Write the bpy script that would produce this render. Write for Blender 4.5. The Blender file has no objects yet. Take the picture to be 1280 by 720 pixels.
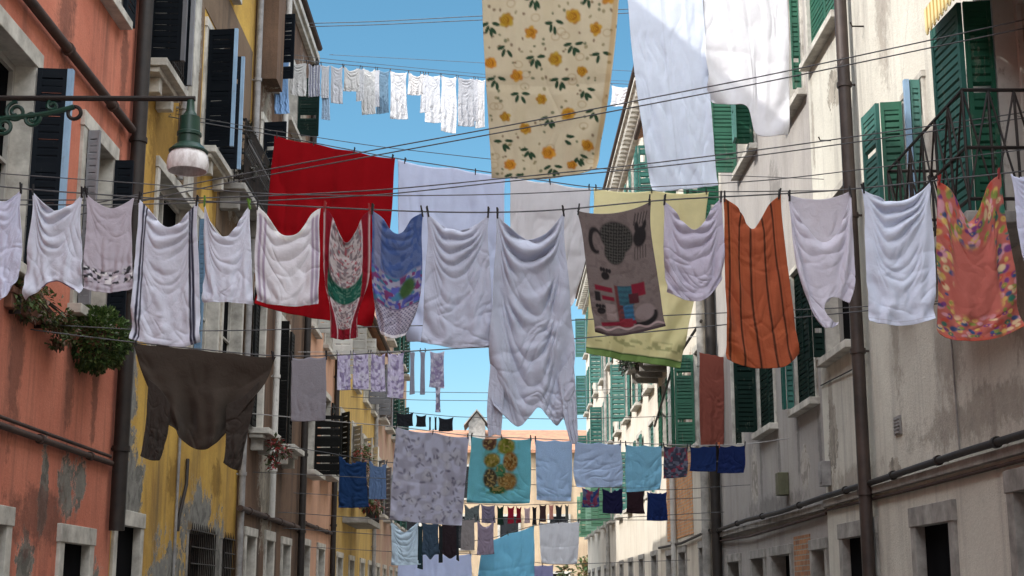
import bpy, math, random
import numpy as np
from mathutils import Vector, Matrix, Euler

random.seed(7)
rng = np.random.default_rng(7)
scene = bpy.context.scene
COL = scene.collection

# ------------------------------------------------------------------ camera
F = 1800.0                                   # focal length in photo pixels (1280 wide)
PITCH = math.atan(385.0 / F)
YAW = math.atan(15.0 / F * math.cos(PITCH))
CAM = Vector((0.0, 0.0, 1.6))
cam_d = bpy.data.cameras.new('camera')
cam_d.sensor_width = 36.0
cam_d.lens = F / 1280.0 * 36.0
cam_d.clip_start = 0.1
cam_d.clip_end = 2000.0
cam = bpy.data.objects.new('camera', cam_d)
COL.objects.link(cam)
cam.location = CAM
cam.rotation_euler = Euler((math.pi / 2 + PITCH, 0.0, -YAW), 'XYZ')
scene.camera = cam
RM = cam.rotation_euler.to_matrix()
RN = np.array(RM)


def ray(u, v):
    return RM @ Vector(((u - 640.0) / F, (360.0 - v) / F, -1.0))


def PY(u, v, y):
    """photo measurement (u, v) -> point of the place at distance y up the street"""
    r = ray(u, v)
    return CAM + r * (y / r.y)


def PX(u, v, x):
    r = ray(u, v)
    return CAM + r * (x / r.x)


def PYn(uv, y):
    uv = np.asarray(uv, float)
    d = np.stack([(uv[..., 0] - 640.0) / F, (360.0 - uv[..., 1]) / F, -np.ones(uv.shape[:-1])], -1) @ RN.T
    return np.array(CAM) + d * (y / d[..., 1])[..., None]


W = 4.3                                      # half width of the street


def DL(u):                                   # distance of a left-wall measurement
    return PX(u, 600, -W).y


def DR(u):
    return PX(u, 600, W).y


# ------------------------------------------------------------------ node helpers
def new_mat(name):
    m = bpy.data.materials.new(name)
    m.use_nodes = True
    nt = m.node_tree
    for n in list(nt.nodes):
        nt.nodes.remove(n)
    out = nt.nodes.new('ShaderNodeOutputMaterial')
    b = nt.nodes.new('ShaderNodeBsdfPrincipled')
    nt.links.new(b.outputs[0], out.inputs[0])
    return m, nt, b, out


def nd(nt, kind, **kw):
    n = nt.nodes.new(kind)
    for k, v in kw.items():
        setattr(n, k, v)
    return n


def lk(nt, a, b):
    nt.links.new(a, b)


def noise(nt, vec, scale, detail=5, rough=0.6, dist=0.0):
    n = nd(nt, 'ShaderNodeTexNoise')
    n.inputs['Scale'].default_value = scale
    n.inputs['Detail'].default_value = detail
    n.inputs['Roughness'].default_value = rough
    n.inputs['Distortion'].default_value = dist
    lk(nt, vec, n.inputs['Vector'])
    return n.outputs[0]


def ramp(nt, fac, p0, p1):
    n = nd(nt, 'ShaderNodeMapRange')
    n.inputs['From Min'].default_value = p0
    n.inputs['From Max'].default_value = p1
    n.clamp = True
    lk(nt, fac, n.inputs['Value'])
    return n.outputs[0]


def mixc(nt, fac, a, b):
    n = nd(nt, 'ShaderNodeMix', data_type='RGBA')
    if isinstance(fac, (int, float)):
        n.inputs[0].default_value = fac
    else:
        lk(nt, fac, n.inputs[0])
    for i, c in ((6, a), (7, b)):
        if isinstance(c, (tuple, list)):
            n.inputs[i].default_value = (*c[:3], 1)
        else:
            lk(nt, c, n.inputs[i])
    return n.outputs[2]


def math_n(nt, op, a, b=None):
    n = nd(nt, 'ShaderNodeMath', operation=op)
    for i, c in enumerate((a, b)):
        if c is None:
            continue
        if isinstance(c, (int, float)):
            n.inputs[i].default_value = c
        else:
            lk(nt, c, n.inputs[i])
    return n.outputs[0]


def bump(nt, h, b, strength=0.4, dist=0.02):
    n = nd(nt, 'ShaderNodeBump')
    n.inputs['Strength'].default_value = strength
    n.inputs['Distance'].default_value = dist
    lk(nt, h, n.inputs['Height'])
    lk(nt, n.outputs[0], b.inputs['Normal'])


def coords(nt, scale=(1, 1, 1)):
    t = nd(nt, 'ShaderNodeTexCoord')
    m = nd(nt, 'ShaderNodeMapping')
    m.inputs['Scale'].default_value = scale
    lk(nt, t.outputs['Object'], m.inputs['Vector'])
    return m.outputs[0]


def plaster(name, c1, c2, stain=(0.08, 0.07, 0.06), stain_amt=0.5, patches=(), patch_col=(0.2, 0.19, 0.17), origin=(0, 0, 0), patch_noise=0.9, extra=(), extra_col=(0, 0, 0)):
    m, nt, b, out = new_mat(name)
    v = coords(nt)
    vs = coords(nt, (1.6, 1.6, 0.13))
    n1 = noise(nt, v, 0.7, 7, 0.65, 0.3)
    col = mixc(nt, ramp(nt, n1, 0.35, 0.66), c1, c2)
    n2 = noise(nt, vs, 1.3, 6, 0.7)
    f = math_n(nt, 'MULTIPLY', ramp(nt, n2, 0.5, 0.72), stain_amt)
    col = mixc(nt, f, col, stain)
    n3 = noise(nt, v, 5.0, 6, 0.75)
    f = math_n(nt, 'MULTIPLY', ramp(nt, n3, 0.55, 0.75), 0.35 * min(1, stain_amt + 0.3))
    col = mixc(nt, f, col, stain)
    n5 = noise(nt, v, 26.0, 3, 0.7)
    col = mixc(nt, math_n(nt, 'MULTIPLY', ramp(nt, n5, 0.35, 0.75), 0.22), col, stain)
    hgt = math_n(nt, 'ADD', math_n(nt, 'MULTIPLY', n3, 0.6), math_n(nt, 'MULTIPLY', noise(nt, v, 40, 4, 0.7), 0.25))
    sep = nd(nt, 'ShaderNodeSeparateXYZ')
    lk(nt, v, sep.inputs[0])
    npat = math_n(nt, 'ADD', math_n(nt, 'MULTIPLY', noise(nt, v, 1.7, 8, 0.72, 0.5), 0.6), math_n(nt, 'MULTIPLY', noise(nt, v, 7.0, 6, 0.8), 0.4))
    for plist, pcol in ((patches, patch_col), (extra, extra_col)):
        best = None
        for (cy, cz, ry, rz) in plist:
            dy = math_n(nt, 'DIVIDE', math_n(nt, 'SUBTRACT', sep.outputs[1], cy - origin[1]), ry)
            dz = math_n(nt, 'DIVIDE', math_n(nt, 'SUBTRACT', sep.outputs[2], cz - origin[2]), rz)
            d = math_n(nt, 'SQRT', math_n(nt, 'ADD', math_n(nt, 'MULTIPLY', dy, dy), math_n(nt, 'MULTIPLY', dz, dz)))
            val = math_n(nt, 'SUBTRACT', 1.0, d)
            best = val if best is None else math_n(nt, 'MAXIMUM', best, val)
        if best is not None:
            val = math_n(nt, 'ADD', best, math_n(nt, 'MULTIPLY', math_n(nt, 'SUBTRACT', npat, 0.5), patch_noise * 4.4))
            soft = plist is extra
            mk = ramp(nt, val, 0.1, 0.5) if soft else ramp(nt, val, 0.19, 0.225)
            pc = mixc(nt, ramp(nt, n3, 0.35, 0.7), pcol, tuple(x * 0.55 for x in pcol))
            if not soft:
                pc = mixc(nt, math_n(nt, 'MULTIPLY', ramp(nt, noise(nt, v, 2.6, 6, 0.7, 1.0), 0.5, 0.56), 0.8), pc, tuple(x * 0.42 for x in pcol))
                rim = math_n(nt, 'MULTIPLY', ramp(nt, val, 0.1, 0.19), math_n(nt, 'SUBTRACT', 1.0, mk))
                col = mixc(nt, math_n(nt, 'MULTIPLY', rim, 0.55), col, (0.5, 0.46, 0.4))
            if soft:
                mk = math_n(nt, 'MULTIPLY', mk, 0.7)
            col = mixc(nt, mk, col, pc)
            if not soft:
                hgt = math_n(nt, 'SUBTRACT', hgt, math_n(nt, 'MULTIPLY', mk, 0.8))
    lk(nt, col, b.inputs['Base Color'])
    b.inputs['Roughness'].default_value = 0.92
    b.inputs['Specular IOR Level'].default_value = 0.2
    bump(nt, hgt, b, 0.55, 0.03)
    return m


def simple(name, c, c2=None, rough=0.7, metal=0.0, scale=6.0, spec=0.4, bmp=0.15):
    m, nt, b, out = new_mat(name)
    v = coords(nt)
    n = noise(nt, v, scale, 5, 0.65)
    c2 = c2 or tuple(x * 0.6 for x in c)
    lk(nt, mixc(nt, ramp(nt, n, 0.35, 0.7), c, c2), b.inputs['Base Color'])
    b.inputs['Roughness'].default_value = rough
    b.inputs['Metallic'].default_value = metal
    b.inputs['Specular IOR Level'].default_value = spec
    bump(nt, noise(nt, v, scale * 6, 3, 0.6), b, bmp, 0.01)
    return m


def paint_wood(name, c, c2, bare=(0.2, 0.17, 0.14), wear=0.62, spec=0.25):
    m, nt, b, out = new_mat(name)
    v = coords(nt)
    oi = nd(nt, 'ShaderNodeObjectInfo')
    base = mixc(nt, ramp(nt, noise(nt, v, 1.4, 5, 0.65), 0.3, 0.7), c, c2)
    hsv = nd(nt, 'ShaderNodeHueSaturation')
    mr = nd(nt, 'ShaderNodeMapRange')
    mr.inputs['To Min'].default_value = 0.65
    mr.inputs['To Max'].default_value = 1.35
    lk(nt, oi.outputs['Random'], mr.inputs['Value'])
    lk(nt, mr.outputs[0], hsv.inputs['Value'])
    sr = nd(nt, 'ShaderNodeMapRange')
    sr.inputs['To Min'].default_value = 1.05
    sr.inputs['To Max'].default_value = 0.75
    lk(nt, oi.outputs['Random'], sr.inputs['Value'])
    lk(nt, sr.outputs[0], hsv.inputs['Saturation'])
    lk(nt, base, hsv.inputs['Color'])
    vv = coords(nt, (5, 5, 1.0))
    w = math_n(nt, 'ADD', math_n(nt, 'MULTIPLY', noise(nt, vv, 2.2, 8, 0.75, 0.4), 0.75), math_n(nt, 'MULTIPLY', noise(nt, v, 24, 4, 0.7), 0.25))
    col = mixc(nt, math_n(nt, 'MULTIPLY', ramp(nt, w, wear - 0.06, wear + 0.03), 0.75), hsv.outputs[0], bare)
    lk(nt, col, b.inputs['Base Color'])
    b.inputs['Roughness'].default_value = 0.65
    b.inputs['Specular IOR Level'].default_value = 0.08 if max(c) < 0.05 else spec
    bump(nt, w, b, 0.25, 0.01)
    return m


def cloth_mat(name, transl, bump_scale, bump_s):
    m, nt, b, out = new_mat(name)
    a = nd(nt, 'ShaderNodeAttribute', attribute_name='Col')
    v = coords(nt)
    n = noise(nt, v, 9.0, 4, 0.6)
    hsv = nd(nt, 'ShaderNodeHueSaturation')
    lk(nt, a.outputs['Color'], hsv.inputs['Color'])
    val = nd(nt, 'ShaderNodeMapRange')
    val.inputs['To Min'].default_value = 0.9
    val.inputs['To Max'].default_value = 1.06
    lk(nt, n, val.inputs['Value'])
    lk(nt, val.outputs[0], hsv.inputs['Value'])
    lk(nt, hsv.outputs[0], b.inputs['Base Color'])
    b.inputs['Roughness'].default_value = 0.95
    b.inputs['Specular IOR Level'].default_value = 0.12
    b.inputs['Sheen Weight'].default_value = 0.08
    hgt = math_n(nt, 'ADD', math_n(nt, 'MULTIPLY', noise(nt, v, bump_scale, 4, 0.6, 0.6), 1.0), math_n(nt, 'MULTIPLY', noise(nt, v, 300, 2, 0.5), 0.12))
    bn = nd(nt, 'ShaderNodeBump')
    bn.inputs['Strength'].default_value = bump_s
    bn.inputs['Distance'].default_value = 0.02
    lk(nt, hgt, bn.inputs['Height'])
    lk(nt, bn.outputs[0], b.inputs['Normal'])
    t = nd(nt, 'ShaderNodeBsdfTranslucent')
    lk(nt, hsv.outputs[0], t.inputs['Color'])
    mx = nd(nt, 'ShaderNodeMixShader')
    mx.inputs[0].default_value = transl
    lk(nt, b.outputs[0], mx.inputs[1])
    lk(nt, t.outputs[0], mx.inputs[2])
    lk(nt, mx.outputs[0], out.inputs[0])
    return m


def leaf_mat(name):
    m, nt, b, out = new_mat(name)
    a = nd(nt, 'ShaderNodeAttribute', attribute_name='Col')
    lk(nt, a.outputs['Color'], b.inputs['Base Color'])
    b.inputs['Roughness'].default_value = 0.55
    t = nd(nt, 'ShaderNodeBsdfTranslucent')
    lk(nt, a.outputs['Color'], t.inputs['Color'])
    mx = nd(nt, 'ShaderNodeMixShader')
    mx.inputs[0].default_value = 0.25
    lk(nt, b.outputs[0], mx.inputs[1])
    lk(nt, t.outputs[0], mx.inputs[2])
    lk(nt, mx.outputs[0], out.inputs[0])
    return m


def glass_mat(name, c, rough):
    m, nt, b, out = new_mat(name)
    v = coords(nt)
    n = noise(nt, v, 1.5, 3, 0.5)
    lk(nt, mixc(nt, ramp(nt, n, 0.4, 0.65), c, tuple(x * 0.4 for x in c)), b.inputs['Base Color'])
    b.inputs['Roughness'].default_value = rough
    b.inputs['Specular IOR Level'].default_value = 0.35 if rough < .5 else 0.02
    return m


def brick_mat(name, c1, c2, mortar, scale=1.0):
    m, nt, b, out = new_mat(name)
    t = nd(nt, 'ShaderNodeTexCoord')
    sep = nd(nt, 'ShaderNodeSeparateXYZ')
    lk(nt, t.outputs['Object'], sep.inputs[0])
    cmb = nd(nt, 'ShaderNodeCombineXYZ')
    lk(nt, sep.outputs[1], cmb.inputs[0])
    lk(nt, sep.outputs[2], cmb.inputs[1])
    br = nd(nt, 'ShaderNodeTexBrick')
    br.inputs['Scale'].default_value = scale
    br.inputs['Brick Width'].default_value = 0.26
    br.inputs['Row Height'].default_value = 0.075
    br.inputs['Mortar Size'].default_value = 0.009
    br.inputs['Color1'].default_value = (*c1, 1)
    br.inputs['Color2'].default_value = (*c2, 1)
    br.inputs['Mortar'].default_value = (*mortar, 1)
    lk(nt, cmb.outputs[0], br.inputs['Vector'])
    n = noise(nt, t.outputs['Object'], 3.0, 5, 0.7)
    lk(nt, mixc(nt, math_n(nt, 'MULTIPLY', ramp(nt, n, 0.45, 0.7), 0.6), br.outputs['Color'], (0.06, 0.05, 0.045)), b.inputs['Base Color'])
    b.inputs['Roughness'].default_value = 0.9
    inv = math_n(nt, 'SUBTRACT', 1.0, br.outputs['Fac'])
    bump(nt, math_n(nt, 'ADD', inv, n), b, 0.6, 0.02)
    return m


def tile_mat(name, c1, c2):
    m, nt, b, out = new_mat(name)
    v = coords(nt)
    w = nd(nt, 'ShaderNodeTexWave', wave_type='BANDS', bands_direction='Y')
    w.inputs['Scale'].default_value = 1.6
    w.inputs['Distortion'].default_value = 0.4
    lk(nt, v, w.inputs['Vector'])
    n = noise(nt, v, 2.5, 6, 0.7)
    lk(nt, mixc(nt, ramp(nt, n, 0.35, 0.65), c1, c2), b.inputs['Base Color'])
    b.inputs['Roughness'].default_value = 0.9
    bump(nt, w.outputs[0], b, 0.9, 0.06)
    return m


def paving_mat(name):
    m, nt, b, out = new_mat(name)
    t = nd(nt, 'ShaderNodeTexCoord')
    br = nd(nt, 'ShaderNodeTexBrick')
    br.inputs['Scale'].default_value = 1.0
    br.inputs['Brick Width'].default_value = 0.8
    br.inputs['Row Height'].default_value = 0.4
    br.inputs['Mortar Size'].default_value = 0.012
    br.inputs['Color1'].default_value = (0.24, 0.22, 0.2, 1)
    br.inputs['Color2'].default_value = (0.17, 0.16, 0.15, 1)
    br.inputs['Mortar'].default_value = (0.06, 0.06, 0.06, 1)
    lk(nt, t.outputs['Object'], br.inputs['Vector'])
    n = noise(nt, t.outputs['Object'], 1.5, 6, 0.7)
    lk(nt, mixc(nt, math_n(nt, 'MULTIPLY', ramp(nt, n, 0.4, 0.7), 0.4), br.outputs['Color'], (0.1, 0.095, 0.09)), b.inputs['Base Color'])
    b.inputs['Roughness'].default_value = 0.8
    return m


M = {}
M['cloth'] = cloth_mat('cotton_cloth', 0.10, 16, 0.4)
M['sheet'] = cloth_mat('sheet_cloth', 0.2, 8, 0.25)
M['towel'] = cloth_mat('towel_cloth', 0.05, 60, 0.3)
M['leaf'] = leaf_mat('foliage')
M['stone'] = simple('istrian_stone', (0.58, 0.55, 0.49), (0.26, 0.24, 0.21), 0.85, scale=3.5, bmp=0.3)
M['stone_grey'] = simple('grey_stone', (0.36, 0.34, 0.31), (0.15, 0.14, 0.13), 0.9, scale=3.0, bmp=0.3)
M['glass'] = glass_mat('dark_window_glass', (0.012, 0.013, 0.016), 0.18)
M['void'] = glass_mat('dark_room', (0.006, 0.006, 0.007), 0.8)
M['curtain'] = simple('pale_curtain', (0.42, 0.4, 0.36), (0.3, 0.28, 0.25), 0.9)
M['iron'] = simple('black_iron', (0.012, 0.011, 0.011), (0.03, 0.02, 0.016), 0.55, 0.4)
M['pipe_brown'] = simple('brown_copper_pipe', (0.066, 0.046, 0.039), (0.026, 0.02, 0.018), 0.5, 0.1, scale=2.0)
M['pipe_black'] = simple('black_pipe', (0.014, 0.011, 0.01), (0.03, 0.022, 0.018), 0.6, 0.1)
M['pipe_rust'] = simple('rusty_conduit', (0.07, 0.04, 0.03), (0.03, 0.02, 0.018), 0.8)
M['pipe_grey'] = simple('grey_pipe', (0.3, 0.29, 0.28), (0.16, 0.15, 0.15), 0.6)
M['wire'] = simple('grey_rope', (0.11, 0.11, 0.115), (0.05, 0.05, 0.055), 0.8)
M['wire_pale'] = simple('pale_rope', (0.4, 0.39, 0.38), (0.25, 0.24, 0.24), 0.8)
M['navy_wood'] = paint_wood('navy_shutter_paint', (0.003, 0.005, 0.009), (0.006, 0.009, 0.013), (0.05, 0.05, 0.05), 0.68)
M['black_wood'] = paint_wood('black_shutter_paint', (0.005, 0.005, 0.005), (0.010, 0.010, 0.009), (0.05, 0.05, 0.05), 0.68)
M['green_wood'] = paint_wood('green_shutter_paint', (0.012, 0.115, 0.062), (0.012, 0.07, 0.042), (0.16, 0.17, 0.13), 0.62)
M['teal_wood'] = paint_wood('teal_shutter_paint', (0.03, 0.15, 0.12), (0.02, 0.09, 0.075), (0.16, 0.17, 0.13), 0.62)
M['pale_green_lit_wood'] = paint_wood('pale_green_lit_paint', (0.2, 0.42, 0.26), (0.12, 0.3, 0.18))  # pale green paint, lightened in its colour to read as sunlit
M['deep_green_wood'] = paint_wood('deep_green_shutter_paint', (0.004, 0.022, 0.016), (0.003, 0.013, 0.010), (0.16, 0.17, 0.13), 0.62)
M['blue_wood'] = paint_wood('pale_blue_paint', (0.22, 0.36, 0.52), (0.12, 0.22, 0.34))
M['white_wood'] = paint_wood('old_white_paint', (0.5, 0.48, 0.44), (0.3, 0.28, 0.25))
M['grey_wood'] = paint_wood('grey_shutter_paint', (0.2, 0.2, 0.22), (0.13, 0.13, 0.14))
M['lamp_green'] = simple('lamp_green_paint', (0.008, 0.05, 0.032), (0.006, 0.026, 0.02), 0.4)
M['tile'] = tile_mat('terracotta_tiles', (0.42, 0.2, 0.11), (0.25, 0.13, 0.085))
M['soil'] = simple('terracotta_pot', (0.2, 0.08, 0.045), (0.1, 0.045, 0.03), 0.85)
M['stem'] = simple('plant_stem', (0.07, 0.05, 0.03), None, 0.8)
M['peg_dark'] = simple('dark_peg', (0.014, 0.013, 0.015), None, 0.5)
M['peg_wood'] = simple('wooden_peg', (0.36, 0.22, 0.11), None, 0.7)
M['peg_red'] = simple('red_peg', (0.3, 0.02, 0.02), None, 0.5)
M['peg_green'] = simple('green_peg', (0.12, 0.26, 0.03), None, 0.5)
M['peg_orange'] = simple('orange_peg', (0.6, 0.16, 0.03), None, 0.5)
M['brick'] = brick_mat('old_brick', (0.42, 0.19, 0.08), (0.3, 0.13, 0.06), (0.28, 0.25, 0.2))
M['brick_orange'] = brick_mat('orange_brick', (0.62, 0.29, 0.1), (0.5, 0.22, 0.09), (0.4, 0.34, 0.25))
M['paving'] = paving_mat('stone_paving')
M['ground'] = simple('earth', (0.15, 0.14, 0.12), None, 0.95)


# ------------------------------------------------------------------ mesh builder
class MB:
    def __init__(s):
        s.v, s.f, s.c = [], [], []

    def quad(s, a, b, c, d):
        i = len(s.v)
        s.v += [tuple(a), tuple(b), tuple(c), tuple(d)]
        s.f.append((i, i + 1, i + 2, i + 3))

    def obox(s, o, ax, ay, az):
        o, ax, ay, az = Vector(o), Vector(ax), Vector(ay), Vector(az)
        i = len(s.v)
        for k in range(8):
            p = o + ax * (k & 1) + ay * ((k >> 1) & 1) + az * ((k >> 2) & 1)
            s.v.append(tuple(p))
        fl = [(0, 2, 3, 1), (4, 5, 7, 6), (0, 1, 5, 4), (2, 6, 7, 3), (0, 4, 6, 2), (1, 3, 7, 5)]
        if ax.cross(ay).dot(az) < 0:
            fl = [tuple(reversed(q)) for q in fl]
        s.f += [tuple(i + j for j in q) for q in fl]

    def box(s, x0, x1, y0, y1, z0, z1):
        if x1 < x0: x0, x1 = x1, x0
        if y1 < y0: y0, y1 = y1, y0
        if z1 < z0: z0, z1 = z1, z0
        s.obox((x0, y0, z0), (x1 - x0, 0, 0), (0, y1 - y0, 0), (0, 0, z1 - z0))

    def tube(s, pts, r, n=8, cap=True):
        pts = [Vector(p) for p in pts]
        rr = r if isinstance(r, (list, tuple)) else [r] * len(pts)
        prev = None
        rings = []
        for k, p in enumerate(pts):
            t = (pts[min(k + 1, len(pts) - 1)] - pts[max(k - 1, 0)]).normalized()
            if prev is None:
                a = t.orthogonal().normalized()
            else:
                a = (prev - t * prev.dot(t)).normalized()
            prev = a
            b = t.cross(a)
            i = len(s.v)
            for q in range(n):
                an = 2 * math.pi * q / n
                s.v.append(tuple(p + (a * math.cos(an) + b * math.sin(an)) * rr[k]))
            rings.append(i)
        for i, j in zip(rings[:-1], rings[1:]):
            for q in range(n):
                s.f.append((i + q, i + (q + 1) % n, j + (q + 1) % n, j + q))
        if cap:
            s.f.append(tuple(reversed(range(rings[0], rings[0] + n))))
            s.f.append(tuple(range(rings[-1], rings[-1] + n)))

    def lathe(s, c, prof, n=24):
        c = Vector(c)
        i = len(s.v)
        for (r, z) in prof:
            for q in range(n):
                a = 2 * math.pi * q / n
                s.v.append((c.x + r * math.cos(a), c.y + r * math.sin(a), c.z + z))
        for k in range(len(prof) - 1):
            for q in range(n):
                q2 = (q + 1) % n
                s.f.append((i + k * n + q, i + k * n + q2, i + (k + 1) * n + q2, i + (k + 1) * n + q))

    def leaf(s, p, d, up, L, wd, col):
        d = d.normalized()
        sd = d.cross(up)
        if sd.length < 1e-3:
            sd = d.orthogonal()
        sd.normalize()
        nrm = sd.cross(d)
        i = len(s.v)
        s.v += [tuple(p), tuple(p + d * L * 0.45 + sd * wd * 0.5 + nrm * L * 0.08), tuple(p + d * L - nrm * L * 0.1), tuple(p + d * L * 0.45 - sd * wd * 0.5 + nrm * L * 0.08)]
        s.f += [(i, i + 1, i + 2), (i, i + 2, i + 3)]
        s.c += [col] * 4

    def build(s, name, mat, parent=None, smooth=False, bevel=0.0):
        me = bpy.data.meshes.new(name)
        o = bpy.data.objects.new(name, me)
        off = Vector((0, 0, 0))
        if parent is not None:
            p = parent
            while p is not None:
                off += p.location
                p = p.parent
        me.from_pydata([(a - off.x, b - off.y, c - off.z) for (a, b, c) in s.v], [], s.f)
        me.materials.append(mat)
        if s.c:
            at = me.color_attributes.new('Col', 'FLOAT_COLOR', 'POINT')
            arr = np.ones((len(s.v), 4), np.float32)
            arr[:len(s.c), :3] = np.array(s.c, np.float32)
            at.data.foreach_set('color', arr.ravel())
        if smooth:
            me.polygons.foreach_set('use_smooth', [True] * len(me.polygons))
            me.set_sharp_from_angle(angle=math.radians(40))
        me.update()
        COL.objects.link(o)
        if parent is not None:
            o.parent = parent
        if bevel:
            md = o.modifiers.new('bevel', 'BEVEL')
            md.width = bevel
            md.segments = 2
        return o


def tag(o, label=None, cat=None, group=None, kind=None):
    if label: o['label'] = label
    if cat: o['category'] = cat
    if group: o['group'] = group
    if kind: o['kind'] = kind
    return o


def empty(name, loc, label, cat, group=None):
    o = bpy.data.objects.new(name, None)
    o.empty_display_size = 0.2
    COL.objects.link(o)
    o.location = loc
    return tag(o, label, cat, group)


# ------------------------------------------------------------------ numpy noise
def vnoise(x, y, seed=0):
    r = np.random.default_rng(seed)
    T = r.random((64, 64))
    xi, yi = np.floor(x).astype(int), np.floor(y).astype(int)
    fx, fy = x - xi, y - yi
    fx, fy = fx * fx * (3 - 2 * fx), fy * fy * (3 - 2 * fy)
    g = lambda a, b: T[a % 64, b % 64]
    return (g(xi, yi) * (1 - fx) + g(xi + 1, yi) * fx) * (1 - fy) + (g(xi, yi + 1) * (1 - fx) + g(xi + 1, yi + 1) * fx) * fy


def sm(x, a, b):
    t = np.clip((x - a) / (b - a), 0, 1)
    return t * t * (3 - 2 * t)


def put(col, mask, c):
    c = np.array(c, float)
    col[:] = col * (1 - mask[..., None]) + c * mask[..., None]


def ell(px, py, cx, cy, rx, ry, ang=0.0, soft=0.25):
    ca, sa = math.cos(ang), math.sin(ang)
    dx, dy = px - cx, py - cy
    a, b = (dx * ca + dy * sa) / rx, (-dx * sa + dy * ca) / ry
    return 1 - sm(np.sqrt(a * a + b * b), 1 - soft, 1 + soft)


def rectm(px, py, x0, x1, y0, y1, soft=1.0):
    return sm(px, x0 - soft, x0 + soft) * (1 - sm(px, x1 - soft, x1 + soft)) * sm(py, y0 - soft, y0 + soft) * (1 - sm(py, y1 - soft, y1 + soft))


# ------------------------------------------------------------------ buildings
def shutter_mb(p0, d, w, z0, z1, pitch=0.07):
    """louvred leaf: p0 hinge foot (x, y), d horizontal unit direction"""
    mb = MB()
    d = Vector((d[0], d[1], 0)).normalized()
    n = Vector((-d.y, d.x, 0))
    o = Vector((p0[0], p0[1], z0)) - n * 0.02
    up = Vector((0, 0, 1))
    H = z1 - z0
    st = min(0.055, w * 0.16)
    for a in (0, w - st):
        mb.obox(o + d * a, d * st, n * 0.042, up * H)
    rails = [0, H * 0.47, H - 0.09]
    for r in rails:
        mb.obox(o + d * st + up * r + n * 0.003, d * (w - 2 * st), n * 0.036, up * 0.09)
    for a, b in ((0.09, H * 0.47), (H * 0.47 + 0.09, H - 0.09)):
        k = max(1, int((b - a) / pitch))
        pz = (b - a) / k
        for i in range(k):
            if random.random() < 0.025:
                continue
            mb.obox(o + d * st + up * (a + i * pz + random.uniform(-.004, .004)) + n * 0.006, d * (w - 2 * st), n * 0.028 + up * 0.03, up * pz * 0.72 - n * 0.004)
    return mb


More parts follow.
